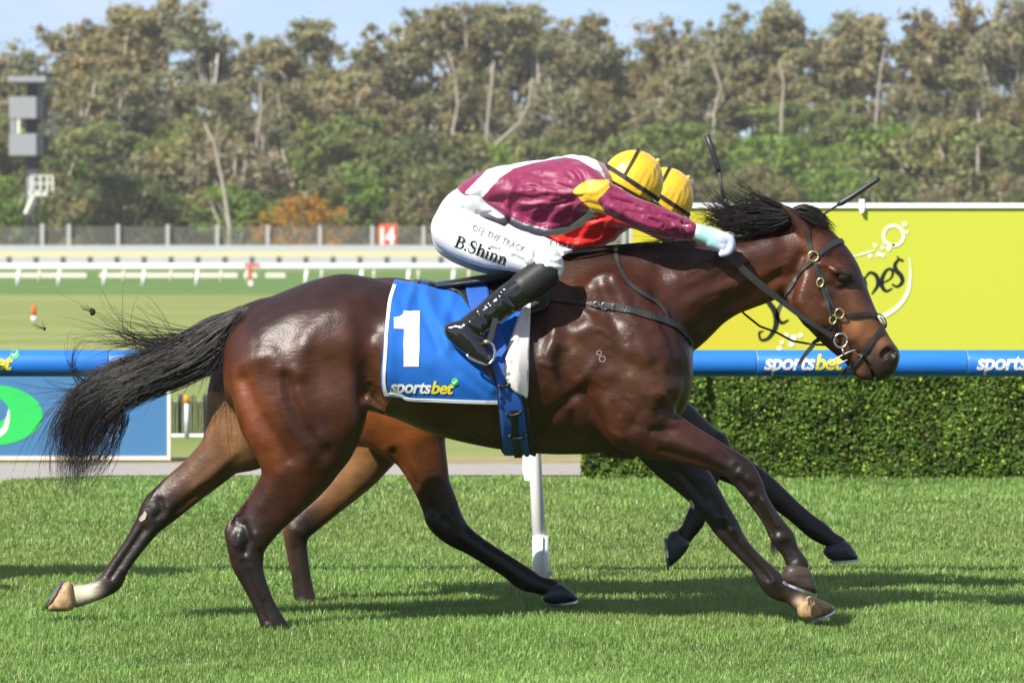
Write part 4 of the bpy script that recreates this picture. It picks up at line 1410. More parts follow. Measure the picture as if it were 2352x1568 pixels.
sc += [([(330, 1215), (255, 1325)], 5, -6), ([(352, 1215), (286, 1310)], 5, 4), ([(366, 1150), (374, 1172), (360, 1186)], 6, -6), ([(386, 1168), (380, 1190)], 7, 5), ([(470, 1120), (410, 1170)], 8, -7), ([(540, 1040), (450, 1120)], 8, 4),
       ([(1660, 1190), (1690, 1230)], 7, 5), ([(1690, 1250), (1765, 1330)], 5, -6), ([(1706, 1240), (1780, 1330)], 5, 4), ([(1770, 1330), (1790, 1345)], 7, 4), ([(1800, 1232)], 9, 4), ([(1560, 1080), (1620, 1150)], 7, -6), ([(1546, 1058), (1600, 1100)], 8, 5)]
sc += [([(1686, 1066)], 8, 5), ([(1724, 1096), (1728, 1108)], 7, 5), ([(1700, 1102), (1722, 1128)], 5, -6), ([(1732, 1160), (1772, 1226)], 4.5, -7), ([(1752, 1150), (1790, 1212)], 4.5, 4), ([(1786, 1236)], 8, 5), ([(1806, 1250), (1822, 1285)], 6, -4),
       ([(1656, 1186)], 7, 6), ([(1682, 1214)], 7, 6), ([(1664, 1214), (1684, 1240)], 5, -6), ([(1840, 620), (1852, 600)], 8, 5), ([(1845, 700), (1880, 750)], 9, 4), ([(1895, 690), (1880, 640)], 9, -4), ([(1905, 655), (1930, 665), (1955, 655)], 6, -5), ([(1925, 655), (1945, 652)], 4, 4),
       ([(1975, 735), (2010, 775)], 8, -4), ([(1940, 775), (1985, 800)], 6, 4)]
# strain wrinkles and veins
rs = np.random.RandomState(21)
for _ in range(34):
    x = rs.uniform(950, 1140); y = rs.uniform(955, 1010)
    sc.append(([(x, y), (x + rs.uniform(20, 45), y + rs.uniform(2, 12))], 3.2, rs.uniform(-4, -2)))
for _ in range(60):
    x = rs.uniform(1240, 1560); y = rs.uniform(680, 1000)
    a = rs.uniform(.3, 1.2)
    sc.append(([(x, y), (x + 26 * math.cos(a), y + 26 * math.sin(a))], rs.uniform(4, 7), rs.uniform(-3, 3)))
for _ in range(40):
    x = rs.uniform(560, 840); y = rs.uniform(660, 960)
    a = rs.uniform(.6, 2.0)
    sc.append(([(x, y), (x + 30 * math.cos(a), y + 30 * math.sin(a))], rs.uniform(6, 10), rs.uniform(-1.3, 1.3)))
for _ in range(36):
    x = rs.uniform(1560, 1800); y = rs.uniform(560, 700)
    sc.append(([(x, y), (x + 22, y - 10)], rs.uniform(4, 7), rs.uniform(-2.5, 2.5)))
vN = sculpt(vN, qN, YN, sc)
pxN, pyN = to_px(vN)
farm = ((vN[:, 1] - YN) > .03) & (pyN > 900)
black = (.010, .0075, .0065); dk = (.019, .0075, .0052); warm = (.150, .040, .0115); tan = (.22, .105, .042)
cN = paint(pxN, pyN, (.050, .0135, .0052), [
    ([(590, 735), (700, 690), (800, 675), (905, 690)], 44, dk, .6), ([(1240, 720), (1245, 860), (1250, 980)], 30, dk, .45), ([(1560, 740), (1570, 860)], 26, dk, .5), ([(600, 700), (785, 640), (920, 660)], 34, dk, .75), ([(1290, 590), (1500, 575), (1700, 545), (1820, 510)], 26, dk, .7),
    ([(552, 880), (585, 970), (622, 1045)], 32, warm, .95), ([(780, 790), (740, 850), (820, 880)], 34, (.075, .026, .010), .6), ([(560, 800), (600, 840)], 26, (.060, .020, .009), .5),
    ([(900, 830), (870, 900), (930, 950)], 26, (.11, .050, .022), .75), ([(960, 975), (1110, 990)], 26, (.075, .032, .014), .7), ([(1330, 780), (1400, 800), (1470, 880)], 44, (.070, .028, .012), .7), ([(1260, 1010), (1340, 990)], 26, (.05, .020, .011), .6),
    ([(690, 980), (740, 1010)], 40, dk, .5), ([(1760, 660), (1730, 700)], 30, (.12, .038, .014), .8), ([(1850, 560), (1880, 590)], 22, (.13, .042, .016), .8), ([(1855, 650), (1875, 760)], 24, (.12, .042, .018), .6),
    ([(1950, 680), (1990, 730)], 18, (.13, .055, .024), .7), ([(1955, 745), (2000, 770), (2020, 780)], 22, (.25, .10, .036), .9), ([(1930, 790), (1970, 815)], 12, (.11, .045, .02), .6),
    ([(1910, 520), (1960, 610), (1990, 672)], 10, dk, .6), ([(1938, 636)], 17, black, .8), ([(1995, 800), (2010, 840)], 16, (.040, .026, .020), .8), ([(2045, 812), (2040, 850)], 19, (.022, .016, .014), .9), ([(1975, 850)], 12, (.17, .085, .042), .8), ([(1998, 866)], 9, (.05, .03, .022), .8),
    ([(640, 1130), (590, 1200)], 34, (.040, .014, .009), .6), ([(560, 1230), (575, 1320), (630, 1440)], 44, black, .95), ([(1500, 960), (1600, 1020)], 40, (.045, .017, .011), .7), ([(1690, 1075), (1760, 1180), (1830, 1290)], 44, black, .92), ([(1880, 470), (1800, 490)], 14, dk, .5)])
far_c = paint(pxN, pyN, (.07, .026, .013), [([(500, 900), (560, 1000)], 60, tan, .95), ([(470, 1060), (440, 1090)], 34, (.12, .06, .028), .8), ([(370, 1170), (240, 1360)], 44, black, .96), ([(203, 1361), (176, 1368)], 16, (.66, .58, .42), .98),
                                        ([(1400, 1040), (1460, 1042)], 20, warm, .9), ([(1540, 1060), (1660, 1210), (1770, 1340)], 90, (.013, .009, .008), .95), ([(1836, 1382)], 9, (.55, .45, .32), .9)])
cN[farm] = far_c[farm]
cN *= (1 + .10 * vnoise(vN, 14, 2) + .10 * vnoise(vN, 40, 3))[:, None]
body1 = obj('body', vN, qN, m_coat, G1, True, cN)
bvN = bvh_of(vN, qN)

# pale scars and the freeze brand
m_scar = mat('pale_scar', (.42, .34, .26), .7, .2)
drape('chestnut', *(lambda v: (v, [tuple(range(len(v)))]))(np.array([(1583, 1148), (1588, 1146), (1596, 1158), (1594, 1170), (1586, 1164)], float)), [bvN], m_scar, G1, .003)
drape('chestnut', *(lambda v: (v, [tuple(range(len(v)))]))(np.array([(334, 1172), (338, 1180), (334, 1192), (324, 1198), (320, 1192)], float)), [bvN], m_scar, G1, .004)
v8 = [disc2d(1376, 810, 6.5, 16, 4.2), disc2d(1383, 824, 8, 16, 5.4)]
drape('freeze_brand', *join2d(v8), [bvN], mat('brand_grey', (.24, .21, .20), .6, .3), G1, .0015)

for s in (-1, 1):
    c = at(1938, 636, YN + s * .086)
    MB().ball(tuple(c), (.026, .018, .0205), 20, 14).obj('eye', m_eye, G1, True)
hoof(G1, [(165, 1334), (145, 1336), (102, 1399), (115, 1404), (155, 1404), (174, 1396)], YN + .14, .055, m_hoofpale, (2, 1))
hoof(G1, [(1807, 1294), (1858, 1299), (1879, 1356), (1873, 1363), (1801, 1336), (1795, 1320)], YN - .136, .058, m_hoofstripe, (3, 4))
hoof(G1, [(1857, 1366), (1877, 1372), (1921, 1393), (1912, 1403), (1861, 1426), (1833, 1416), (1829, 1388)], YN + .09, .055, m_hoofpale, (3, 4))
hoof(G1, [(650, 1452), (690, 1452), (716, 1472), (714, 1480), (655, 1480), (645, 1468)], YN - .13, .055, m_hoofdark, (3, 4))

# tail
rng = np.random.RandomState(5)
yt = YN
tail = [
    ([(578, 708, 10), (540, 740, 26), (500, 772, 42), (440, 815, 48), (370, 848, 46), (300, 876, 46), (236, 910, 47), (196, 962, 40), (178, 1034, 30), (165, 1114, 14)], yt, .055, 2000, .0013, 20),
    ([(570, 706, 10), (520, 740, 18), (460, 778, 20), (400, 800, 26), (330, 812, 34), (260, 830, 40), (200, 850, 40)], yt, .05, 240, .0016, 70),
    ([(560, 715, 10), (520, 770, 20), (500, 820, 26), (490, 860, 24), (478, 905, 22)], yt - .02, .05, 130, .0014, 60),
    ([(560, 720, 8), (530, 790, 12), (520, 860, 10), (522, 940, 10), (528, 1010, 16)], yt - .06, .03, 46, .0013, 60),
    ([(300, 880, 40), (230, 900, 40), (175, 930, 26), (140, 985, 22), (132, 1040, 16), (150, 1095, 10)], yt, .06, 200, .0015, 46),
    ([(280, 940, 20), (262, 980, 24), (240, 1030, 26), (205, 1075, 22), (170, 1095, 14)], yt, .05, 120, .0014, 50),
    ([(260, 900, 30), (190, 905, 20), (120, 915, 16), (80, 930, 20)], yt, .05, 40, .0011, 60),
    ([(200, 880, 20), (172, 850, 8), (170, 812, 5), (190, 782, 7), (230, 790, 8)], yt, .03, 22, .0012, 40),
    ([(470, 775, 10), (430, 788, 6), (400, 770, 5), (370, 720, 5), (330, 680, 4), (285, 672, 2)], yt, .02, 5, .0014, 12),
    ([(440, 790, 10), (390, 790, 6), (340, 745, 6), (300, 730, 8), (260, 722, 6)], yt, .02, 8, .0012, 40),
    ([(400, 800, 10), (340, 780, 8), (292, 760, 8), (286, 700, 6), (288, 660, 4)], yt, .02, 7, .0011, 30),
    ([(370, 805, 16), (300, 780, 18), (240, 752, 16), (205, 745, 12)], yt, .03, 46, .0011, 60)]
tl = hairs('tail', tail, m_hair, G1, rng, 0, 16)
tag(tl, 'long black tail streaming behind, frayed at the end')
mane = [
    ([(1812, 500, 14), (1780, 502, 20), (1740, 505, 26), (1700, 505, 28), (1662, 500, 24), (1630, 490, 16)], yt - .055, .05, 420, .0018, 30),
    ([(1790, 490, 8), (1740, 480, 14), (1700, 472, 12), (1680, 462, 8)], yt - .02, .04, 130, .0016, 30),
    ([(1700, 520, 14), (1670, 500, 12), (1644, 474, 12), (1622, 456, 8)], yt - .03, .04, 70, .0015, 34),
    ([(1690, 525, 12), (1650, 505, 14), (1620, 492, 11), (1606, 498, 10)], yt - .03, .04, 70, .0015, 28),
    ([(1690, 500, 8), (1664, 470, 10), (1650, 440, 8)], yt - .02, .04, 30, .0014, 40),
    ([(1800, 478, 6), (1760, 462, 7), (1720, 446, 8), (1690, 434, 6)], yt + .05, .02, 60, .0014, 30),
    ([(1292, 582, 4), (1400, 570, 5), (1500, 562, 6), (1580, 556, 8)], yt - .02, .05, 90, .0012, 9),
    ([(1600, 552, 8), (1540, 556, 8), (1460, 566, 5)], yt - .05, .04, 50, .0013, 14)]
mn = hairs('mane', mane, m_hair, G1, rng, 0, 9)
tag(mn, 'black mane standing in wind-blown spikes')
fl_ = [([(1822, 484, 6), (1846, 478, 8), (1872, 492, 13), (1896, 516, 10), (1914, 538, 5)], yt - .03, .035, 260, .0017, 8),
       ([(1822, 488, 6), (1840, 496, 8), (1866, 508, 12), (1890, 524, 8)], yt - .05, .03, 120, .0017, 10)]
hairs('forelock', fl_, m_hair, G1, rng, 0, 9)
hairs('fetlock_hair', [([(1776, 1244, 6), (1778, 1262, 5), (1783, 1280, 3)], YN - .136, .012, 40, .0013, 12)], m_hair, G1, rng, 0, 6)

# ------------------------------------------------------------------ second horse, almost hidden
YF = 16.95
G2 = thing('racehorse', 'second bay racehorse galloping almost hidden behind the number one horse', 'horse', (at(1150, 0, YF).x, YF, 0))
trunkF = [(628, 810, 840, .03, .1), (634, 770, 880, .12, .2), (660, 725, 900, .19, .3), (720, 680, 910, .24, .38), (790, 652, 915, .265, .42), (850, 640, 918, .27, .42), (905, 637, 925, .27, .40), (960, 646, 950, .275, .38), (1040, 656, 975, .285, .38), (1140, 655, 990, .29, .40),
          (1230, 628, 1000, .28, .5), (1300, 600, 1003, .26, .62), (1370, 582, 1000, .245, .6), (1440, 582, 985, .23, .5), (1500, 610, 960, .20, .4), (1545, 670, 930, .15, .4), (1565, 740, 890, .08, .3), (1572, 790, 840, .03, .2)]
neckF = ([(1420, 720, 130, .16, 0), (1500, 680, 112, .135, 0), (1580, 655, 92, .11, 0), (1660, 636, 78, .09, 0), (1720, 620, 70, .08, 0), (1765, 600, 60, .07, 0)], .05)
headF = ([(1775, 575, 44, .06, 0), (1800, 605, 66, .085, 0), (1826, 640, 66, .085, 0), (1850, 675, 52, .07, 0), (1872, 706, 40, .055, 0), (1886, 728, 32, .05, 0)], .03)
earsF = [([(1770, 556, 12, .02, s * .05), (1752, 538, 11, .014, s * .06), (1738, 528, 4, .005, s * .065)], .01) for s in (-1, 1)]
hFL = ([(850, 800, 120, .10, -.14), (880, 890, 125, .12, -.14), (925, 960, 98, .105, -.14), (955, 1015, 68, .082, -.14), (975, 1065, 53, .062, -.14), (992, 1115, 43, .048, -.135), (1010, 1160, 42, .040, -.13), (1020, 1190, 42, .038, -.13), (1046, 1222, 34, .032, -.13), (1080, 1246, 27, .027, -.13),
        (1120, 1272, 25, .025, -.13), (1166, 1301, 25, .024, -.13), (1206, 1329, 27, .029, -.13), (1236, 1342, 21, .026, -.13), (1266, 1350, 22, .03, -.13)], .035)
hFR = ([(840, 830, 110, .10, .14), (862, 960, 92, .10, .14), (835, 1050, 62, .075, .14), (800, 1098, 50, .058, .14), (755, 1146, 40, .046, .14), (712, 1186, 36, .038, .14), (684, 1214, 33, .034, .14), (680, 1245, 26, .028, .14), (686, 1290, 24, .024, .14), (693, 1330, 23, .024, .14), (700, 1372, 25, .026, .14), (712, 1400, 22, .026, .14)], .035)
fFL = ([(1420, 850, 90, .07, -.14), (1500, 940, 72, .07, -.13), (1570, 985, 52, .055, -.12), (1625, 1012, 34, .038, -.10), (1650, 1022, 27, .032, -.10), (1646, 1056, 24, .027, -.10), (1628, 1106, 21, .023, -.10), (1610, 1152, 21, .023, -.10), (1598, 1190, 24, .027, -.10), (1580, 1220, 20, .025, -.10), (1562, 1240, 22, .03, -.10)], .03)
fFR = ([(1430, 870, 90, .07, .14), (1520, 970, 66, .06, .13), (1600, 1030, 50, .05, .11), (1680, 1072, 38, .04, .10), (1740, 1108, 32, .034, .10), (1785, 1142, 27, .030, .10), (1828, 1178, 23, .024, .10), (1866, 1210, 24, .027, .10), (1884, 1222, 24, .027, .10), (1906, 1238, 19, .025, .10), (1924, 1250, 21, .03, .10)], .03)
vF, qF = horse_body(YF, trunkF, [neckF, headF] + earsF + [hFL, hFR, fFL, fFR], [], 600, 1990, 1.62, .0095)
vF = sculpt(vF, qF, YF, [([(905, 1040), (960, 1120), (985, 1170)], 8, -8), ([(985, 1190), (1000, 1200)], 10, 6), ([(1040, 1185), (1050, 1200)], 8, 6), ([(1020, 1195)], 8, -6), ([(1050, 1245), (1190, 1340)], 6, -5), ([(900, 960), (960, 1000)], 20, 6), ([(675, 1215), (695, 1225)], 7, 4), ([(676, 1260), (690, 1370)], 5, -4)])
pxF, pyF = to_px(vF)
cF = paint(pxF, pyF, (.040, .014, .008), [([(850, 900), (950, 1000)], 80, (.20, .055, .0125), .95), ([(985, 1090), (990, 1120)], 36, (.055, .018, .009), .75), ([(1020, 1200), (1150, 1290), (1290, 1360)], 42, black, .95),
                                       ([(1560, 980), (1650, 1020), (1600, 1200)], 60, black, .95), ([(1640, 1060), (1790, 1140), (1940, 1260)], 56, (.013, .0085, .007), .97)])
farF = ((vF[:, 1] - YF) > .03) & (pyF > 930) & (pxF < 1100)
cFf = paint(pxF, pyF, (.165, .070, .024), [([(850, 1040), (790, 1110)], 50, tan, .95), ([(700, 1200), (690, 1380)], 44, black, .96)])
cF[farF] = cFf[farF]
cF *= (1 + .10 * vnoise(vF, 14, 2) + .10 * vnoise(vF, 40, 3))[:, None]
obj('body', vF, qF, m_coat, G2, True, cF)
bvF = bvh_of(vF, qF)
for s in (-1, 1):
    MB().ball(tuple(at(1838, 612, YF + s * .09)), (.02, .015, .018), 12, 8).obj('eye', m_eye, G2, True)
hoof(G2, [(1284, 1336), (1306, 1351), (1327, 1370), (1323, 1379), (1269, 1387), (1248, 1382), (1248, 1360)], YF - .13, .055, m_hoofdark, (3, 4))
hoof(G2, [(1541, 1220), (1556, 1217), (1588, 1245), (1574, 1269), (1556, 1288), (1536, 1304), (1530, 1277), (1530, 1237)], YF - .10, .052, m_hoofdark, (5, 7))
hoof(G2, [(1940, 1240), (1953, 1249), (1972, 1278), (1968, 1284), (1908, 1288), (1890, 1270), (1892, 1256)], YF + .10, .052, m_hoofdark, (3, 4))
hoof(G2, [(690, 1396), (726, 1396), (746, 1412), (744, 1420), (694, 1420), (686, 1410)], YF + .14, .052, m_hoofdark, (3, 4))
hairs('mane', [([(1760, 560, 10), (1700, 550, 16), (1620, 560, 18)], YF, .04, 120, .0018, 20), ([(1300, 596, 6), (1450, 590, 10), (1560, 575, 10)], YF, .04, 90, .0018, 10)], m_hair, G2, rng, 0, 8)
hairs('tail', [([(660, 730, 10), (600, 770, 22), (550, 810, 30), (520, 850, 30)], YF + .02, .05, 260, .0018, 16)], m_hair, G2, rng, 0, 8)
# ------------------------------------------------------------------ tack of the front horse
m_black = mat('black_leather', (.018, .018, .019), .42, .5, noise=.15, nscale=40, bump=.15, bscale=300)
m_strap = mat('worn_leather', (.030, .029, .030), .48, .45, noise=.2, nscale=40)
m_blue = mat('blue_cloth', (.008, .115, .46), .72, .3, noise=.06, nscale=20, bump=.2, bscale=700, sheen=.3)
m_web = mat('blue_web', (.022, .10, .42), .55, .4, noise=.12, nscale=300, bump=.6, bscale=420)
m_clothw = mat('white_cloth', (.72, .72, .74), .7, .3, noise=.06, nscale=16, sheen=.2)
m_brass = mat('brass', (.62, .50, .24), .25, .5, metal=.85)
m_pad = mat('grey_pad', (.075, .085, .12), .38, .5)

def solid(o, t, off=1.0):
    md = o.modifiers.new('thickness', 'SOLIDIFY'); md.thickness = t; md.offset = off
    return o

def patch(name, poly, bvhs, m, parent, lift=.006, maxlen=9, thick=.003, relief=None, mirror=None, Y=None, curve=True):
    """flat piece cut to a measured outline and laid on the body"""
    P = np.array(poly, float)
    if curve:
        P = cr(np.vstack([P, P[:1]]), 3)[:-1]
    bm = bmesh.new()
    vs = [bm.verts.new((x, -y, 0)) for x, y in P]
    bm.faces.new(vs)
    bmesh.ops.triangulate(bm, faces=bm.faces[:])
    for _ in range(7):
        es = [e for e in bm.edges if e.calc_length() > maxlen]
        if not es: break
        bmesh.ops.subdivide_edges(bm, edges=es, cuts=1)
        bmesh.ops.triangulate(bm, faces=[f for f in bm.faces if len(f.verts) > 3])
        bmesh.ops.beautify_fill(bm, faces=bm.faces[:], edges=[e for e in bm.edges if not e.is_boundary])
    bm.verts.index_update()
    v2 = np.array([(v.co.x, -v.co.y) for v in bm.verts]); F = [[v.index for v in f.verts] for f in bm.faces]
    bm.free()
    out = []; last = Y
    hits = [cast(x, y, bvhs) for x, y in v2]
    ys = np.array([h[0].y if h else np.nan for h in hits])
    ok = ~np.isnan(ys)
    for i, (x, y) in enumerate(v2):
        if hits[i]:
            p, n = hits[i][0], hits[i][1]
            if n.y > 0: n = -n
        else:
            j = np.where(ok)[0][np.argmin((v2[ok, 0] - x) ** 2 + (v2[ok, 1] - y) ** 2)] if ok.any() else None
            p = at(x, y, ys[j] if j is not None else Y); n = Vector((0, -1, 0))
        r = relief(x, y) if relief else 0
        out.append(p + n * (lift + r))
    V = np.array([tuple(p) for p in out])
    FF = []
    for f in F:
        a, b, c = (V[i] for i in f)
        FF.append(list(f) if np.cross(b - a, c - a)[1] < 0 else list(f)[::-1])
    bv = BVHTree.FromPolygons([Vector(p) for p in V], FF)
    if mirror is not None:
        M = V.copy(); M[:, 1] = 2 * mirror - M[:, 1]
        n = len(V)
        FF = FF + [[i + n for i in f[::-1]] for f in FF]
        V = np.vstack([V, M])
    o = obj(name, V, FF, m, parent)
    if thick: solid(o, thick)
    return o, bv

def stroke_relief(strokes):
    def f(x, y):
        r = 0
        for line, sig, mm in strokes:
            d = seg_dist(np.array([x]), np.array([y]), line)[0]
            r += 1.4 * mm * .001 * math.exp(-.5 * (d / sig) ** 2)
        return r
    return f

def cloth(label, bv, Y0, le, re, m, wr, nu=56, nv=46, lift=.009):
    root = thing('saddle_cloth', label, 'saddle cloth', tuple(at(1040, 700, Y0)))
    L = cr(le, 8); Rr = cr(re, 8)
    def edge(E, v):
        t = np.linspace(0, 1, len(E)); return np.interp(v, t, E[:, 0]), np.interp(v, t, E[:, 1])
    rows = []
    for j in range(nv):
        v = j / (nv - 1)
        lx, ly = edge(L, v); rx, ry = edge(Rr, v)
        row = []
        for i in range(nu):
            u = i / (nu - 1)
            x = lx + (rx - lx) * u; y = ly + (ry - ly) * u
            row.append((x, y))
        rows.append(row)
    V = []; 
    for j in range(nv):
        for i in range(nu):
            x, y = rows[j][i]
            h = None; yy = y
            for _ in range(40):
                h = cast(x, yy, [bv])
                if h: break
                yy += 1.5
            p, n = h[0], h[1]
            if n.y > 0: n = -n
            if j == 0:
                # crest of the back: stand on the spine
                p = Vector((p.x, Y0 - .012, p.z + .004)); n = Vector((0, -.1, 1))
            V.append(p + n * (lift + wr(x, y)))
    V = np.array([tuple(p) for p in V])
    F = [(j * nu + i, (j + 1) * nu + i, (j + 1) * nu + i + 1, j * nu + i + 1) for j in range(nv - 1) for i in range(nu - 1)]
    bvc = BVHTree.FromPolygons([Vector(p) for p in V], F)
    M = V.copy(); M[:, 1] = 2 * Y0 - M[:, 1]
    n = len(V)
    F2 = F + [tuple(k + n for k in f[::-1]) for f in F] + [(i, i + 1, n + i + 1, n + i) for i in range(nu - 1)]
    o = obj('cloth', np.vstack([V, M]), F2, m, root)
    solid(o, .003)
    return root, bvc, L, Rr

wrk = stroke_relief([([(950, 668), (935, 700), (930, 735)], 7, 8), ([(975, 660), (985, 710), (1012, 765), (1030, 800)], 9, 9), ([(1010, 680), (1040, 740), (1060, 790)], 9, -6), ([(905, 700), (920, 740)], 7, 5), ([(960, 700), (990, 760), (1010, 800)], 7, -6),
                     ([(1040, 680), (1020, 740), (1030, 800), (1080, 850), (1130, 890)], 8, 7), ([(940, 790), (985, 840)], 10, 4), ([(1060, 870), (1120, 915)], 9, 5), ([(900, 660), (960, 650), (1010, 668)], 8, 4), ([(1155, 740), (1185, 700)], 8, 6), ([(890, 850), (930, 890)], 9, 3)])
le = [(914, 640), (902, 656), (893, 688), (887, 738), (884, 788), (881, 840), (881, 880), (887, 907)]
re = [(1222, 622), (1222, 650), (1218, 690), (1204, 740), (1188, 790), (1170, 840), (1154, 890), (1146, 926)]
C1, bvC, Lc, Rc = cloth('bright blue saddle cloth with white edging and a white number one', bvN, YN, le, re, m_blue, wrk)
tr = MB()
strap(tr, [(x + 3.5, y) for x, y in le[1:]], 8, [bvC], .0035, .003, 6, Y=YN - .1)
bot = [(887, 905), (905, 906), (923, 909), (940, 917), (1000, 920), (1070, 923), (1146, 925)]
strap(tr, [(x, y - 2) for x, y in bot], 8, [bvC], .0035, .003, 5)
tr.obj('edging', m_clothw, C1)
patch('number_one', [(928, 716), (963, 716), (963, 841), (928, 841), (928, 757), (904, 756), (905, 731), (918, 729), (926, 724)], [bvC], m_logo_w, C1, .0062, 8, 0, curve=False)
sports_logo(C1, [bvC], 896, 898, 29, m_logo_w, m_logo_y, YN - .3, True, .0060, rot=.035)

# turned back front corner of the cloth, white lining outside
fl = lambda x, y: .012 + .028 * math.exp(-.5 * ((y - 840) / 55) ** 2) * (1 - min(1, abs(x - 1186) / 34)) 
patch('turned_corner', [(1216, 690), (1221, 700), (1216, 780), (1211, 850), (1209, 906), (1198, 902), (1180, 892), (1166, 876), (1159, 856), (1160, 832), (1172, 792), (1192, 742), (1208, 704)], [bvC, bvN], mat('lining', (.66, .60, .60), .7, .3, noise=.10, nscale=9), C1, .006, 7, .004, relief=fl)
tr = MB()
strap(tr, [(1213, 694), (1196, 734), (1176, 784), (1163, 830), (1160, 856), (1168, 878)], 6, [bvC, bvN], .022, .003, 5)
tr.obj('edging', m_clothw, C1)

# girth and over-girth
C2 = thing('girth', 'wide blue webbing girth with black edges and a buckled leather strap', 'girth', tuple(at(1180, 960, YN - .3)))
patch('black_girth', [(1116, 800), (1134, 864), (1142, 920), (1150, 985), (1154, 1030), (1190, 1037), (1230, 1043), (1226, 1000), (1218, 950), (1208, 905), (1196, 860), (1184, 800)], [bvN, bvC], mat('black_web', (.022, .021, .020), .6, .4, bump=.3, bscale=400), C2, .010, 9, .006, mirror=YN)
ob, bvG = patch('blue_webbing', [(1067, 645), (1069, 665), (1079, 711), (1104, 775), (1124, 830), (1139, 878), (1148, 940), (1155, 1000), (1160, 1036), (1188, 1040), (1216, 1040), (1211, 1000), (1205, 955), (1196, 908), (1184, 860), (1168, 812), (1146, 752), (1126, 690), (1115, 638), (1092, 640)], [bvN, bvC], m_web, C2, .018, 8, .003, mirror=YN)
bk = MB()
strap(bk, [(1181, 940), (1183, 975), (1186, 1010), (1190, 1046)], 17, [bvG], .004, .005, 5, Y=YN - .1)
bk.obj('leather_strap', m_black, C2)
for a, b in (((1164, 951), (1196, 945)), ((1171, 1001), (1208, 999)), ((1147, 887), (1170, 882))):
    k = MB()
    strap(k, [a, ((a[0] + b[0]) / 2, (a[1] + b[1]) / 2 + 2), b], 7, [bvG], .008, .006, 4)
    for e in (a, b):
        h = cast(e[0], e[1], [bvG])
        if h: k.ball(h[0] + Vector((0, -.012, 0)), .0075, 8, 6)
    k.obj('keeper', m_black, C2, True)

# racing saddle
C3 = thing('racing_saddle', 'small black racing saddle with grey piped pad and steel stirrup', 'saddle', tuple(at(1100, 650, YN)))
patch('flap', [(985, 655), (1030, 660), (1070, 660), (1130, 640), (1180, 640), (1226, 660), (1226, 692), (1200, 712), (1160, 716), (1120, 706), (1085, 712), (1072, 702), (1056, 680), (1030, 668)], [bvC, bvN], m_black, C3, .008, 9, .004, mirror=YN)
patch('knee_pad', [(1212, 664), (1258, 660), (1267, 676), (1264, 698), (1252, 715), (1232, 721), (1212, 722)], [bvN], m_black, C3, .010, 9, .010)
pd = MB(); strap(pd, [(952, 643), (968, 650), (990, 657), (1020, 661), (1045, 662), (1068, 662)], [7, 10, 11, 11, 10, 9], [bvC], .007, .010, 6); pd.obj('pad_edge', m_pad, C3)
Fs = Field((at(985, 0, YN).x, YN - .2, at(0, 690, YN).z), (at(1230, 0, YN).x, YN + .2, at(0, 590, YN).z), .006)
Fs.chain(px_nodes([(1000, 656, 8, .06, 0), (1045, 652, 11, .10, 0), (1090, 646, 12, .11, 0), (1130, 640, 13, .11, 0), (1170, 628, 15, .09, 0), (1196, 616, 12, .06, 0)], YN), .01)
v, q = Fs.mesh(1); obj('seat', v, q, m_black, C3)
# stirrup leather and iron
st = MB(); strap(st, [(1138, 730), (1132, 755), (1127, 775), (1122, 786)], 13, None, 0, .005, 5, Y=YN - .375); st.obj('stirrup_leather', m_strap, C3)
Ys = YN - .375
iron = MB().tube([at(x, y, Ys) for x, y in [(1113, 783), (1124, 784), (1133, 793), (1137, 808), (1134, 824), (1126, 834), (1116, 837), (1100, 832), (1084, 825), (1076, 820), (1072, 813)]], .0055, 8)
iron.obj('stirrup_iron', m_steel, C3, True)
MB().ball(tuple(at(1118, 785, Ys)), (.014, .012, .010), 8, 6).obj('iron_bush', m_brass, C3, True)
patch('leather_end', [(1104, 838), (1124, 838), (1133, 846), (1132, 862), (1124, 874), (1114, 858)], [bvC, bvG], m_black, C3, .03, 9, .004)

# breastplate
C4 = thing('breastplate', 'black leather breastplate strap with buckle across the bay shoulder', 'harness strap', tuple(at(1400, 700, YN - .25)))
b1 = MB()
strap(b1, [(1218, 687), (1270, 690), (1361, 698)], [6, 7, 8], [bvN], .003, .003, 8)
b1.obj('thin_strap', m_strap, C4)
b2 = MB(); strap(b2, [(1400, 702), (1440, 710), (1477, 721), (1527, 736), (1558, 752), (1578, 772), (1588, 790)], [15, 15, 15, 16, 16, 15, 14], [bvN], .003, .004, 6); b2.obj('broad_strap', m_strap, C4)
b3 = MB(); strap(b3, [(1412, 566), (1416, 590), (1424, 621), (1444, 651), (1477, 676), (1511, 698), (1528, 720), (1531, 744)], [8, 9, 9, 9, 9, 9, 8, 8], [bvN], .004, .003, 6, Y=YN - .12); b3.obj('neck_strap', m_strap, C4)
bu = MB()
strap(bu, [(1356, 698), (1380, 701), (1414, 706)], [10, 13, 12], [bvN], .007, .004, 4); bu.obj('buckle_strap', m_black, C4)
def ring_on(name, x, y, rx, ry, m, parent, bv, lift=.008, th=.0032, tilt=0, Y=None):
    h = cast(x, y, bv) if bv else None
    yy = (h[0].y if h else Y) - lift
    pts = []
    for k in range(25):
        a = 2 * math.pi * k / 24
        dx, dy = rx * math.cos(a), ry * math.sin(a)
        c, s = math.cos(tilt), math.sin(tilt)
        pts.append(at(x + dx * c - dy * s, y + dx * s + dy * c, yy))
    return MB().tube(pts, th, 8).obj(name, m, parent, True)
ring_on('buckle', 1370, 699, 7, 6, m_steel, C4, [bvN], .010, .0022)
ring_on('buckle', 1388, 703, 7, 8, m_steel, C4, [bvN], .010, .0022)
ring_on('buckle', 1408, 705, 3, 7, m_steel, C4, [bvN], .010, .0022)
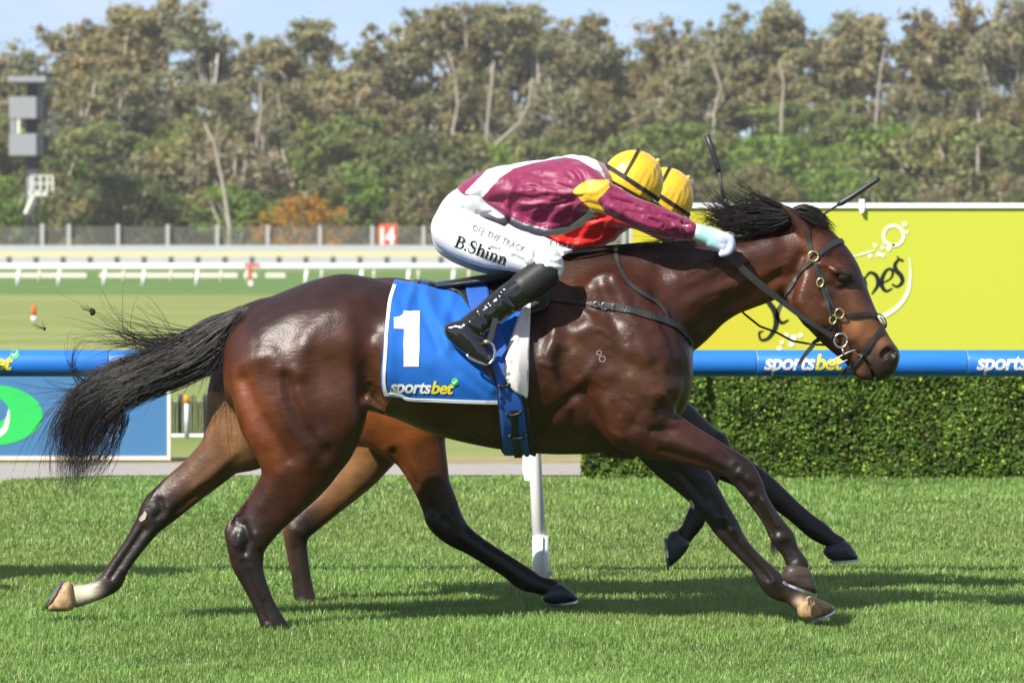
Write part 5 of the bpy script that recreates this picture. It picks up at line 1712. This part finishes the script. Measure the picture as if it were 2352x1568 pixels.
MB().ball(tuple(cast(1414, 572, [bvN])[0] + Vector((0, -.012, 0))) if cast(1414, 572, [bvN]) else tuple(at(1414, 572, YN - .13)), .012, 8, 6).obj('stud', m_brass, C4, True)

# bridle and reins
C5 = thing('bridle', 'black leather racing bridle with brass rings and a ring bit', 'bridle', tuple(at(1900, 650, YN - .1)))
bvH = [bvN]
def leather(name, pts, w, lift=.004, m=m_strap, Y=None, n=6, th=.003):
    k = MB(); strap(k, pts, w, bvH, lift, th, n, Y=Y, smoothY=3); return k.obj(name, m, C5)
leather('headpiece', [(1852, 528), (1858, 555), (1864, 578)], 9)
leather('browband', [(1880, 583), (1892, 573), (1905, 564), (1920, 557), (1934, 555)], [11, 12, 13, 13, 12], .005, Y=YN - .03)
leather('cheek_strap', [(1873, 604), (1881, 622), (1890, 645), (1900, 672), (1912, 704), (1921, 712)], [9, 9, 9, 8, 8, 8])
leather('cheek_strap', [(1874, 606), (1879, 632), (1886, 655), (1895, 684), (1904, 712), (1912, 734), (1920, 758), (1927, 772)], [8, 8, 8, 8, 8, 9, 9, 9], .008)
leather('throat_lash', [(1862, 601), (1848, 615), (1834, 633), (1820, 654), (1808, 675), (1799, 694), (1790, 716)], [9, 8, 8, 8, 7, 7, 6])
leather('noseband', [(1940, 725), (1962, 722), (1990, 721), (2014, 724)], [9, 9, 9, 9], .005, Y=YN - .03)
leather('nose_strap', [(2016, 724), (2026, 731), (2031, 746), (2018, 762), (2001, 784), (1981, 812), (1966, 832), (1951, 846)], [7, 7, 9, 10, 10, 10, 9, 9], .006, Y=YN - .05)
leather('strap_end', [(1952, 844), (1941, 858), (1930, 876)], [9, 9, 7], .010, Y=YN - .05)
leather('curb_strap', [(1914, 745), (1898, 762), (1880, 779), (1869, 793)], [9, 10, 10, 10], .006)
leather('strap_end', [(1868, 792), (1852, 810), (1834, 836)], [10, 10, 8], .012, Y=YN - .06)
bit_y = cast(1925, 770, bvH)[0].y
rein_pts = [(1670, 583), (1700, 612), (1740, 648), (1770, 672), (1796, 692), (1840, 726), (1880, 752), (1912, 772)]
hand_y = YN - .175
k = MB()
c_ = cr(rein_pts, 6); tt = np.linspace(0, 1, len(c_)); ww = np.interp(tt, [0, .35, .5, .8, 1], [15, 16, 14, 11, 12])
P = []
for i, (x, y) in enumerate(c_):
    yy = hand_y * (1 - tt[i]) + (bit_y - .02) * tt[i]
    h = cast(x, y, bvH)
    if h: yy = min(yy, h[0].y - .010)
    P.append(at(x, y, yy))
for _ in range(3):
    P = [P[0]] + [(P[i - 1] + P[i] * 2 + P[i + 1]) / 4 for i in range(1, len(P) - 1)] + [P[-1]]
S = []; N = []
for i in range(len(P)):
    t = (P[min(i + 1, len(P) - 1)] - P[max(0, i - 1)]).normalized(); n_ = Vector((0, -1, 0)); n_ = (n_ - t * t.dot(n_)).normalized(); N.append(n_); S.append(t.cross(n_).normalized())
k.ribbon(P, S, N, [w * YN / FP for w in ww], .004)
k.obj('rein', m_strap, C5)
k = MB().tube([at(x, y, YN + .10 * (1 - i / 6) + .02) for i, (x, y) in enumerate([(1690, 700), (1711, 722), (1745, 749), (1785, 764), (1821, 783), (1868, 791), (1905, 792)])], .0045, 6)
k.obj('rein', m_black, C5, True)
ring_on('ring', 1868, 589, 11.5, 11.5, m_brass, C5, bvH, .010, .0042)
ring_on('ring', 1928, 720, 10, 11, m_brass, C5, bvH, .012, .0028)
ring_on('bit_ring', 1931, 782, 15, 16, m_steel, C5, bvH, .016, .0046)
ring_on('buckle', 1884, 649, 7.5, 10, m_brass, C5, bvH, .013, .0036, .25)
ring_on('buckle', 1913, 734, 7.5, 10, m_brass, C5, bvH, .013, .0036, .25)
lp = [at(x, y, bit_y - .02) for x, y in [(1935, 800), (1936, 808), (1938, 816)]]
MB().tube(lp, .004, 6).obj('bit_hook', m_steel, C5, True)
lp = [at(x, y, bit_y - .018) for x, y in [(1966, 803), (1950, 808), (1934, 816), (1916, 826), (1903, 836), (1906, 841), (1922, 838), (1938, 830), (1947, 826)]]
MB().tube([Vector(p) for p in cr([tuple(p) for p in lp], 4)], .0032, 6).obj('bit_loop', m_steel, C5, True)
h = cast(2022, 735, bvH)
patch('nose_pad', [(2011, 727), (2022, 726), (2029, 736), (2028, 747), (2020, 744)], bvH, mat('sheepskin', (.62, .52, .44), .9, .1), C5, .008, 8, .006, Y=YN - .03)

# cloth of the second horse
wr0 = lambda x, y: 0
C6, bvC2, _, _ = cloth('blue saddle cloth of the hidden second horse', bvF, YF, [(1008, 648), (1004, 680), (1000, 760), (1004, 850)], [(1250, 640), (1245, 690), (1215, 780), (1190, 860)], m_blue, wr0, 20, 20, .010)

# ------------------------------------------------------------------ jockeys
m_satin = mat('silks', (0, 0, 0), .46, .40, attr='col', noise=.06, nscale=30, bump=.14, bscale=70, fine=.25, fscale=420, sheen=.5, stretch=(.5, 1, 1.2))
m_cap = mat('yellow_satin', (.76, .46, .025),   .33, .55, noise=.08, nscale=25, bump=.3, bscale=70, sheen=.3)
m_breech = mat('white_breeches', (.68, .68, .70), .55, .35, noise=.03, nscale=20, bump=.12, bscale=180)
m_boot = mat('patent_boot', (.010, .010, .011), .12, .6, coat=.5, bump=.06, bscale=90)
m_bootcuff = mat('boot_cuff', (.016, .015, .015), .5, .4, bump=.1, bscale=200)
m_skin = mat('skin', (.42, .22, .15), .5, .4, noise=.08, nscale=40)
m_glove = mat('glove', (0, 0, 0), .55, .35, attr='col', bump=.2, bscale=220)
m_band = mat('black_band', (.020, .019, .020), .6, .3)
m_patch = mat('white_badge', (.74, .75, .80), .5, .3)
m_whip = mat('whip_black', (.030, .032, .038), .4, .45, noise=.15, nscale=50)

def jockey(Y0, dx, dy, sc_, root, silk, polys, ly):
    def N(rows):
        return px_nodes([(x + dx, y + dy, a * sc_, b, o) for x, y, a, b, o in rows], Y0)
    def fld(x0, x1, y0, y1, h=.0052):
        a = at(x0 + dx, y1 + dy, Y0 - .4); b = at(x1 + dx, y0 + dy, Y0 - .4)
        return Field((a.x - .02, Y0 - .46, a.z - .02), (b.x + .02, Y0 + .46, b.z + .04), h)
    P = lambda x, y, o: at(x + dx, y + dy, Y0 + o)
    hip = [(1092, 452, 36, .135, 0), (1060, 482, 46, .155, 0), (1042, 520, 50, .165, 0)]
    def thigh(s, d=0):
        d += ly
        return [(1046, 530 + d, 53, .085, s * .085), (1075, 545 + d, 54, .085, s * .125), (1122, 562 + d, 53, .078, s * .18), (1178, 578 + d, 45, .068, s * .235), (1228, 596 + d, 40, .060, s * .275), (1255, 608 + d, 40, .056, s * .290), (1252, 630 + d, 33, .050, s * .295)]
    def calf(s, d=0, e=0.0):
        d += ly
        return [(1248, 628 + d, 34 + e, .052 + e * .001, s * .298), (1205, 660 + d, 34 + e, .052 + e * .001, s * .312), (1160, 692 + d, 33 + e, .050, s * .322), (1118, 726 + d, 30 + e, .043, s * .330), (1084, 752 + d, 27 + e, .038, s * .335)]
    def foot(s, d=0):
        d += ly
        return [(1046, 762 + d, 24, .034, s * .335), (1062, 776 + d, 26, .036, s * .338), (1084, 793 + d, 26, .040, s * .342), (1104, 810 + d, 21, .042, s * .346), (1118, 825 + d, 14, .036, s * .348)]
    ankle = lambda s, d=0: [(1096, 742 + ly + d, 28, .040, s * .333), (1078, 762 + ly + d, 30, .040, s * .336), (1088, 785 + ly + d, 27, .041, s * .340)]
    torso = [(1078, 444, 30, .14, 0), (1110, 432, 36, .15, 0), (1160, 432, 52, .165, 0), (1215, 444, 72, .175, 0), (1270, 446, 82, .185, 0), (1318, 434, 78, .19, 0), (1350, 428, 62, .175, 0), (1372, 424, 40, .12, 0)]
    hem = [(1120, 462, 14, .13, 0), (1165, 488, 18, .14, 0), (1215, 516, 19, .14, 0), (1270, 522, 20, .13, 0), (1322, 500, 22, .13, 0)]
    def arm(s, d=0):
        return [(1338, 428, 52, .070, s * .150), (1362, 442, 44, .064, s * .180), (1398, 458, 35, .056, s * .200), (1440, 478, 33, .052, s * .210), (1484, 497, 34, .050, s * .212), (1530, 514, 31, .046, s * .200), (1562, 523, 26, .040, s * .188), (1578, 527, 20, .034, s * .182)]
    wrist = lambda s: [(1574, 526, 18, .030, s * .183), (1600, 534, 17.5, .029, s * .178), (1616, 540, 18, .029, s * .175)]
    # skin body, one surface under the clothes
    thin = lambda r, k=.82: [(x, y, a * k, b * k, o) for x, y, a, b, o in r]
    F = fld(960, 1720, 330, 860, .009)
    for r in [hip + torso[::-1][:0], hip, torso, thigh(-1), thigh(1, 14), calf(-1), calf(1, 10), ankle(-1), ankle(1, 10), foot(-1), foot(1, 10), arm(-1), arm(1), wrist(-1), wrist(1)]:
        F.chain(N(thin(r, .66)), .03)
    F.chain(N([(1372, 424, 30, .06, 0), (1402, 420, 27, .055, 0), (1432, 426, 40, .07, 0)]), .03)
    F.chain(N([(1448, 418, 60, .078, 0), (1464, 448, 52, .070, 0), (1462, 478, 34, .052, 0), (1456, 492, 24, .040, 0)]), .02)
    F.chain(N([(1490, 472, 7, .012, 0), (1502, 484, 9, .014, 0)]), .012)            # nose
    for s in (-1, 1):
        F.chain(N([(1424, 440, 10, .008, s * .078), (1428, 452, 6, .006, s * .078)]), .008)   # ears
        F.chain(N([(1496, 464, 5, .010, s * .034)]), .008, cut=True)                   # eye hollows
    F.chain(N([(1488, 497, 2.5, .024, 0), (1484, 500, 2.5, .02, 0)]), .0, cut=True)            # mouth line
    v, q = F.mesh(1)
    obj('body', v, q, m_skin, root)
    # breeches
    F = fld(970, 1320, 400, 690, .0044)
    F.chain(N(hip), .03); F.chain(N(thigh(-1)), .035); F.chain(N(thigh(1, 14)), .035)
    F.chain(N([(1100, 470, 26, .13, 0), (1150, 500, 22, .13, 0)]), .03)
    v, q = F.mesh(2)
    w = [([(1112, 504), (1140, 515), (1170, 525)], 5, -7), ([(1095, 520), (1120, 515)], 4, -5), ([(1180, 590), (1200, 600), (1206, 612)], 4, -5), ([(1240, 570), (1216, 612)], 5, -4), ([(1235, 555), (1228, 590), (1222, 615)], 2.5, -4), ([(1062, 560), (1110, 600), (1150, 612)], 8, -5),
         ([(1262, 600), (1290, 606)], 4, -4), ([(1264, 618), (1292, 622)], 3.5, -4), ([(1258, 632), (1284, 640)], 3.5, -4), ([(1255, 590), (1285, 588)], 4, -3), ([(1030, 480), (1050, 470)], 8, 3), ([(1100, 540), (1130, 530), (1160, 545)], 3.5, 3), ([(1080, 535), (1090, 575)], 3, -3), ([(1110, 545), (1118, 590)], 3, -2.5)]
    rb = np.random.RandomState(12)
    for _ in range(26):                                   # fine pulls in the stretched cloth
        a = rb.uniform(.2, .9); x = rb.uniform(1060, 1230); y = 500 + (x - 1040) * .42 + rb.uniform(-40, 40); l = rb.uniform(14, 40)
        w.append(([(x, y), (x + l * math.cos(a), y + l * math.sin(a))], rb.uniform(2.4, 4), rb.uniform(-3, 2.5)))
    for _ in range(12):                                   # gathers at the knee and the hip fold
        x = rb.uniform(1235, 1285); y = rb.uniform(590, 645); w.append(([(x, y), (x + 22, y + rb.uniform(-6, 8))], 2.4, rb.uniform(-4, 3)))
        x = rb.uniform(1095, 1160); y = rb.uniform(472, 520); w.append(([(x, y), (x + 26, y + rb.uniform(4, 20))], 2.8, rb.uniform(-4, 3)))
    w = [([(x + dx, y + dy) for x, y in l], s, m * 1.5) for l, s, m in w]
    v = sculpt(v, q, Y0, w)
    br = obj('breeches', v, q, m_breech, root)
    bvB = bvh_of(v, q)
    # boots with soft top
    bvBoots = []
    for s, d in ((-1, 0), (1, 10)):
        F = fld(1000, 1300, 590, 860, .005)
        F.chain(N([(x, y, a + 1.5, b + .003, o) for x, y, a, b, o in calf(s, d)[1:]]), .02)
        F.chain(N(ankle(s, d)), .02); F.chain(N(foot(s, d)), .02)
        F.chain(N([(1030, 756 + d, 11, .026, s * .335), (1052, 778 + d, 9, .03, s * .337), (1090, 812 + d, 8, .034, s * .342), (1118, 834 + d, 7, .034, s * .347)]), .012)
        v, q = F.mesh(2)
        w = [([(1148, 668), (1190, 706)], 3, -4), ([(1140, 672), (1182, 712)], 3, 3), ([(1120, 700), (1152, 728)], 5, -5), ([(1098, 720), (1130, 745)], 5, -4), ([(1080, 740), (1110, 765)], 5, 4), ([(1076, 752), (1106, 780)], 4, -4), ([(1172, 640), (1160, 660), (1150, 668)], 4, 3), ([(1110, 695), (1135, 715)], 4, 4), ([(1046, 742), (1076, 776)], 8, 3)]
        w = [([(x + dx, y + dy) for x, y in l], sg, m) for l, sg, m in w]
        v = sculpt(v, q, Y0, w)
        bo = obj('boot', v, q, m_boot, root)
        if s < 0: bvBoots.append(bvh_of(v, q))
        F = fld(1140, 1300, 590, 740, .005)
        F.chain(N([(x, y, a + 4, b + .006, o) for x, y, a, b, o in calf(s, d)[:2]] ), .02)
        v, q = F.mesh(2)
        obj('boot_cuff', v, q, m_bootcuff, root)
    # silks
    F = fld(1030, 1600, 330, 580, .0040)
    F.chain(N(torso), .02); F.chain(N(hem), .03); F.chain(N(arm(-1)), .03); F.chain(N(arm(1)), .03)
    F.chain(N([(1366, 416, 40, .075, 0), (1384, 412, 30, .062, 0)]), .02)
    F.chain(N([(1572, 526, 22, .037, -.184), (1582, 528, 22, .037, -.182)]), .006)
    v, q = F.mesh(1)
    rr = np.random.RandomState(4)
    w = [([(1100, 455), (1160, 440), (1240, 440), (1330, 448)], 6, 5), ([(1104, 462), (1180, 452), (1260, 452)], 5, -4), ([(1165, 470), (1172, 440), (1180, 425)], 6, 5), ([(1175, 492), (1176, 460)], 5, -5), ([(1270, 360), (1286, 390), (1300, 396)], 6, 5), ([(1330, 420), (1320, 450), (1312, 470)], 8, -6),
         ([(1262, 525), (1280, 480), (1330, 470)], 8, 6), ([(1240, 500), (1280, 470), (1330, 455)], 6, -5), ([(1200, 400), (1240, 390)], 5, 3), ([(1180, 420), (1250, 400), (1300, 410)], 5, -4), ([(1310, 380), (1330, 400), (1340, 430)], 5, -6), ([(1345, 390), (1380, 420), (1400, 428)], 6, 4),
         ([(1395, 470), (1450, 500), (1520, 530)], 5, 5), ([(1405, 450), (1470, 480), (1540, 510)], 5, -5), ([(1430, 500), (1470, 525), (1500, 536)], 5, -5), ([(1480, 480), (1510, 500), (1560, 515)], 5, 4), ([(1540, 500), (1580, 516)], 4, -5), ([(1550, 520), (1582, 530)], 4, 4), ([(1570, 506), (1572, 546)], 3, -4), ([(1563, 506), (1564, 544)], 3, 3),
         ([(1325, 445), (1370, 440), (1400, 420)], 5, 4), ([(1340, 465), (1380, 475)], 5, -5), ([(1205, 530), (1230, 480)], 6, 4), ([(1300, 535), (1330, 500)], 6, -4)]
    for _ in range(44):                                   # folds drawn from the armpit to the waist
        y1 = rr.uniform(400, 505); x1 = rr.uniform(1105, 1190); t0, t1 = sorted(rr.uniform(0, 1, 2)); t1 = min(1, t0 + rr.uniform(.2, .5))
        f = lambda t: (x1 + (1345 - x1) * t, y1 + (452 - y1) * t + 10 * math.sin(3 * t + y1))
        w.append(([f(t0), f((t0 + t1) / 2), f(t1)], rr.uniform(2.2, 3.6), rr.uniform(-3.4, 3.0)))
    for _ in range(16):                                   # hanging folds below the chest
        x = rr.uniform(1180, 1330); y = rr.uniform(470, 500)
        w.append(([(x, y), (x - rr.uniform(5, 25), y + rr.uniform(25, 48))], rr.uniform(2.4, 4), rr.uniform(-3, 3)))
    for _ in range(40):
        x = rr.uniform(1390, 1540); y = 455 + (x - 1390) * .38 + rr.uniform(-26, 26); a = rr.normal(.45, .18); l = rr.uniform(20, 60)
        w.append(([(x, y), (x + l * math.cos(a), y + l * math.sin(a))], rr.uniform(2.0, 3.4), rr.uniform(-3.2, 2.8)))
    for _ in range(14):                                   # gathers at the cuff
        y = rr.uniform(505, 548); w.append(([(1552 + rr.uniform(-8, 8), y), (1580, y + 4)], 2.2, rr.uniform(-2.5, 2.5)))
    w = [([(x + dx, y + dy) for x, y in l], s, m) for l, s, m in w]
    v = sculpt(v, q, Y0, w)
    # sharp pinched creases: running from the armpit over the body, and along the sleeve
    px, py = to_px(v); px = px - dx; py = py - dy
    nn = normals(v, q)
    th = np.arctan2(py - 455, 1352 - px); rr_ = np.hypot(px - 1352, py - 455)
    wob = vnoise(v, 9, 31); wob2 = vnoise(v, 22, 32)
    tor = np.clip((rr_ - 25) / 50, 0, 1) * np.clip((265 - rr_) / 60, 0, 1) * (px < 1352)
    hgt = (np.abs(np.sin(th * 8 + 1.3 * wob + .5 * wob2)) - .6) * .0042 * tor
    s_ = (py - 448) * .93 - (px - 1370) * .36
    arm_ = np.clip((px - 1395) / 30, 0, 1)
    hgt += (np.abs(np.sin(s_ * .17 + 1.6 * wob + .6 * wob2)) - .6) * .0040 * arm_ * np.clip((1575 - px) / 30, 0, 1)
    v = v + nn * hgt[:, None]
    px, py = to_px(v)
    c = np.tile(np.array(silk, float), (len(v), 1))
    for poly, col in polys:
        ii = in_poly(px, py, poly)
        c[ii] = col
    obj('silks', v, q, m_satin, root, True, c)
    # cap over the helmet
    S = .01 * 0 + Y0 / FP * sc_
    ctr = P(1451, 420, 0)
    def vec(x, y): return Vector((x, 0, -y))
    ax = vec(.49, -.87); fr_ = vec(.87, .49); lat = Vector((0, 1, 0))
    def cp(th, ph, k=1.0):
        a, b, d = math.sin(th) * math.cos(ph), math.sin(th) * math.sin(ph), math.cos(th)
        f = 1 + .020 * math.exp(-((a - .40) / .06) ** 2) + .010 * math.sin(ph * 26 + 3 * a) * math.exp(-((th - 1.35) / .35) ** 2) + .012 * math.sin(b * 30 + 4) * math.exp(-((a - .46) / .10) ** 2) + .006 * math.sin(7 * ph + 5 * th)
        return ctr + (fr_ * (a * 71) + lat * (b * 62) + ax * (d * 77)) * (S * f * k)
    V = []; F_ = []
    nt, nphi = 40, 96
    for i in range(nt):
        th = .02 + (1.82 - .02) * i / (nt - 1)
        for k in range(nphi):
            V.append(tuple(cp(th, 2 * math.pi * k / nphi)))
    for i in range(nt - 1):
        for k in range(nphi):
            k2 = (k + 1) % nphi
            F_.append((i * nphi + k, (i + 1) * nphi + k, (i + 1) * nphi + k2, i * nphi + k2))
    F_.append(tuple(range(nphi)))
    cap = obj('helmet', np.array(V), F_, m_cap, root)
    solid(cap, .004, -1)
    MB().ball(tuple(cp(.38, 0.0, 1.02)), .009, 8, 6).obj('cap_button', m_cap, cap, True)
    def band(name, path, w, m):
        pts = []; N_ = []; S_ = []
        pts = [cp(t, p, 1.035) for t, p in path]
        for i in range(len(pts)):
            t = (pts[min(i + 1, len(pts) - 1)] - pts[max(i - 1, 0)]).normalized()
            n_ = (pts[i] - ctr).normalized(); n_ = (n_ - t * n_.dot(t)).normalized()
            N_.append(n_); S_.append(t.cross(n_).normalized())
        return MB().ribbon(pts, S_, N_, [w] * len(pts), .003).obj(name, m, cap)
    band('goggle_band', [(1.56 + .06 * math.cos(p), p) for p in np.linspace(-math.pi, math.pi, 49)], .0145, m_band)
    band('cross_band', [(math.acos(max(-1, min(1, math.sqrt(max(0, 1 - .33 ** 2)) * math.cos(b)))), math.atan2(math.sqrt(1 - .33 ** 2) * math.sin(b), -.33 - .0)) for b in np.linspace(-1.5, 1.5, 30)], .0085, m_band)
    pk = MB()
    V = []
    for i in range(9):
        ph = -.6 + 1.2 * i / 8
        e = cp(1.70, ph, .99); o = ctr + (e - ctr) * (1.0 + .22 * math.cos(ph * 1.5)) + ax * (-.004)
        V += [tuple(e), tuple(o)]
    pkf = [(2 * i, 2 * i + 1, 2 * i + 3, 2 * i + 2) for i in range(8)]
    solid(obj('peak', np.array(V), pkf, mat('peak_green', (.42, .46, .12), .3, .5), cap), .004)
    bv_cap = BVHTree.FromPolygons([cp(.02 + 1.8 * i / (nt - 1), 2 * math.pi * k / nphi) for i in range(nt) for k in range(nphi)], F_[:-1])
    bd = [(1460 + dx, 441 + dy), (1486 + dx, 452 + dy), (1486 + dx, 461 + dy), (1461 + dx, 453 + dy)]
    drape('badge', np.array(bd, float), [(0, 1, 2, 3)], [bv_cap], m_patch, cap, .004, Y0 - .1)
    # gloves: cuff, back of the hand, four closed fingers and a thumb
    for s, gx in ((-1, 0), (1, 2)):
        F = fld(1570, 1720, 490, 620, .0042)
        G = lambda rows: N([(x + gx, y, a, b, o) for x, y, a, b, o in rows])
        F.chain(N([(1576, 526, 18.5, .031, s * .183), (1602, 534, 18, .030, s * .178), (1618, 540, 18.5, .031, s * .175)]), .006)
        v, q = F.mesh(1)
        obj('cuff', v, q, m_clothw, root)
        F = fld(1570, 1740, 490, 620, .0036)
        F.chain(G([(1606, 535, 20, .032, s * .176), (1624, 541, 21, .035, s * .174), (1648, 549, 21, .042, s * .172), (1664, 551, 17, .042, s * .172)]), .008)
        F.chain(G([(1636, 556, 16, .036, s * .172), (1660, 566, 15, .040, s * .172)]), .008)
        for k in range(4):
            o = s * .172 + (-.032 + .0215 * k)
            r = [9, 9.3, 9, 7.8][k]
            L = [0, 2, 1, -3][k]
            F.chain(G([(1660, 543, r, .0115, o), (1676 + L * .5, 549, r, .0115, o), (1679 + L, 564, r * .95, .011, o), (1672 + L * .6, 578, r * .9, .0105, o), (1658, 583, r * .85, .010, o)]), .004)
        F.chain(G([(1636, 556, 10, .012, s * (.172 - .036)), (1652, 562, 9.5, .012, s * (.172 - .044)), (1668, 566, 8, .011, s * (.172 - .042)), (1682, 566, 6.5, .009, s * (.172 - .036))]), .005)
        v, q = F.mesh(1)
        px, py = to_px(v)
        t = np.clip((px - dx - gx - 1640) / 12, 0, 1)[:, None]
        c = np.array([.36, .60, .66]) * (1 - t) + np.array([.50, .55, .76]) * t
        obj('glove', v, q, m_glove, root, True, c)
    return bvB, bvBoots

MAR = (.225, .020, .075); WHT = (.74, .74, .77); YEL = (.72, .44, .03)
J1 = thing('person', 'jockey in maroon and white silks with yellow cap crouched over the front horse', 'jockey', tuple(at(1090, 560, YN)))
pol = [([(1067, 443), (1108, 402), (1120, 388), (1147, 378), (1197, 366), (1235, 358), (1297, 340), (1326, 338), (1350, 348), (1370, 368), (1384, 390), (1377, 394), (1360, 386), (1330, 367), (1297, 361), (1222, 375), (1180, 387), (1147, 409), (1122, 438), (1104, 458), (1088, 455)], WHT),
       ([(1150, 512), (1166, 520), (1175, 500), (1200, 512), (1262, 527), (1306, 521), (1345, 492), (1358, 474), (1372, 476), (1362, 500), (1337, 530), (1310, 548), (1272, 560), (1197, 556), (1150, 540)], WHT),
       ([(1314, 439), (1330, 424), (1350, 414), (1398, 412), (1400, 430), (1383, 449), (1372, 460), (1378, 470), (1392, 492), (1372, 490), (1350, 474), (1327, 452)], YEL)]
bvB1, bvBoot1 = jockey(YN, 0, 0, 1.0, J1, MAR, pol, 0)
J2 = thing('person', 'jockey in red silks with yellow cap half hidden behind the maroon jockey', 'jockey', tuple(at(1160, 600, YF)))
bvB2, _ = jockey(YF, 72, 37, .965, J2, (.62, .018, .012), [], -24)

m_print = mat('print_black', (.012, .012, .014), .6, .2); m_printg = mat('print_grey', (.16, .17, .20), .6, .2)
v, f = flat_letters('OFF THE TRACK', 1.0, bold=.012, spacing=1.06, maxlen=.3)
drape('lettering', place2d(v, 1083, 529, .41, 131 / v[:, 0].max(), 16 / .74), f, [bvB1], m_printg, J1, .002, YN - .3)
def serif_word(word):
    """upright slab serif letters drawn stroke by stroke, x to the right, y up"""
    out = []; x = 0.0
    def st(pts, w): out.append(stroke2d([(x + a, b) for a, b in pts], w))
    def foot(c, y, h=.13): st([(c - h, y), (c + h, y)], [.05, .05])
    for ch in word:
        if ch == 'B':
            st([(.12, 0), (.12, .74)], [.13, .13]); foot(.12, .02); foot(.12, .72)
            st([(.12, .72), (.36, .72), (.47, .56), (.36, .41), (.12, .40)], [.05, .06, .13, .06, .05])
            st([(.12, .40), (.40, .39), (.53, .20), (.40, .03), (.12, .02)], [.05, .06, .14, .06, .05]); x += .66
        elif ch == '.':
            v_, f_ = disc2d(x + .08, .05, .07, 12); out.append((v_, f_)); x += .24
        elif ch == 'S':
            st([(.44, .55), (.41, .69), (.26, .75), (.10, .67), (.09, .53), (.24, .41), (.42, .30), (.46, .16), (.35, .02), (.20, 0), (.07, .07), (.04, .23)], [.03, .05, .06, .10, .11, .13, .13, .11, .06, .06, .05, .03]); x += .58
        elif ch in 'hn':
            t = .74 if ch == 'h' else .47
            st([(.12, 0), (.12, t)], [.12, .12]); foot(.12, .02); st([(0, t - .02), (.12, t - .02)], [.05, .05])
            st([(.12, .34), (.22, .46), (.36, .46), (.43, .34), (.43, 0)], [.04, .06, .10, .12, .12]); foot(.43, .02); x += .62
        elif ch == 'i':
            st([(.12, 0), (.12, .47)], [.12, .12]); foot(.12, .02); st([(0, .45), (.12, .45)], [.05, .05]); v_, f_ = disc2d(x + .11, .65, .075, 12); out.append((v_, f_)); x += .30
    return join2d(out)
v, f = serif_word('B.Shinn')
drape('lettering', place2d(v, 1044, 566, .36, 124 / v[:, 0].max(), 27 / .74), f, [bvB1], m_print, J1, .002, YN - .3)
v, f = flat_letters('E TRACK', 1.0, bold=.012, spacing=1.06, maxlen=.3)
drape('lettering', place2d(v, 1262, 563, .20, 58 / v[:, 0].max(), 11 / .74), f, [bvB2], m_printg, J2, .002, YF - .3)

# whips
W1 = thing('whip', 'black padded whip held upright above the mane', 'whip', tuple(at(1690, 560, YN + .17)))
MB().tube([at(1623, 310, YN + .17), at(1636, 345, YN + .17), at(1648, 385, YN + .17), at(1652, 395, YN + .17)], [.0115, .0115, .011, .007], 10).obj('pad', m_whip, W1, True)
MB().tube([at(1651, 392, YN + .17), at(1657, 425, YN + .17), at(1663, 458, YN + .17)], .0055, 8).obj('shaft', mat('whip_braid', (.05, .05, .055), .4, .5, bump=.8, bscale=300), W1, True)
MB().tube([at(1663, 458, YN + .17), at(1668, 472, YN + .17), at(1682, 530, YN + .17), at(1694, 590, YN + .17)], .0062, 8).obj('grip', mat('whip_silver', (.42, .42, .43), .35, .5, metal=.5), W1, True)
W2 = thing('whip', 'black padded whip slanting up behind the head of the front horse', 'whip', tuple(at(1732, 597, YF)))
yw = YF + .05
MB().tube([at(2020, 409, yw), at(2012, 414, yw), at(1960, 449, yw), at(1932, 466, yw), at(1924, 471, yw)], [.008, .0105, .0115, .0125, .007], 10).obj('pad', m_whip, W2, True)
MB().tube([at(1928, 469, yw), at(1884, 497, yw), at(1732, 597, yw)], .0045, 8).obj('shaft', m_whip, W2, True)

# turf thrown up behind the horses
for i, (x, y, r, lab) in enumerate(((213, 716, .012, 'dark turf clod thrown up above the tail'), (103, 755, .006, 'tiny turf scrap flying left of the tail'))):
    mb = MB().ball(at(x, y, 16.1), (r, r * .8, r * 1.2), 7, 5)
    mb.v = [(a + R.uniform(-.3, .3) * r, b, c + R.uniform(-.3, .3) * r) for a, b, c in mb.v]
    for k in range(4):
        p = at(x, y, 16.1); mb.tube([p, p + Vector((R.uniform(-.05, -.01), 0, R.uniform(0, .03)))], .0012, 3)
    tag(mb.obj('turf_clod', mat('clod', (.03, .028, .022), .9, .1), None, True), lab, 'turf clod')

# third runner close behind, just outside the frame, whose shadow reaches the turf at the left
def follow(o, dv, parent=None, label=None):
    c = o.copy(); COL.objects.link(c)
    if parent is not None:
        c.parent = parent
    else:
        c.location = o.location + dv
    if label: c['label'] = label
    for ch in list(o.children):
        follow(ch, dv, c)
    return c
DV = Vector((-3.52, .50, 0))
for o, lab in ((G2, 'third bay racehorse following beyond the left edge of the photo'), (J2, 'jockey in red silks riding the third horse beyond the left edge'), (C6, 'blue saddle cloth on the third horse beyond the left edge')):
    follow(o, DV, None, lab)

# thin air over the infield: far trees fade a little
m_air = bpy.data.materials.new('air'); m_air.use_nodes = True
an_ = m_air.node_tree.nodes; al_ = m_air.node_tree.links
for n in list(an_): an_.remove(n)
ao = an_.new('ShaderNodeOutputMaterial'); av = an_.new('ShaderNodeVolumePrincipled')
av.inputs['Color'].default_value = (1.0, .98, .96, 1); av.inputs['Density'].default_value = 0.00020; av.inputs['Anisotropy'].default_value = 0.2
al_.new(av.outputs[0], ao.inputs['Volume'])
hz = MB().box(-620, 620, -70, 720, -1.2, 34).obj('haze', m_air)
tag(hz, 'thin bright haze over the whole racecourse', kind='stuff')
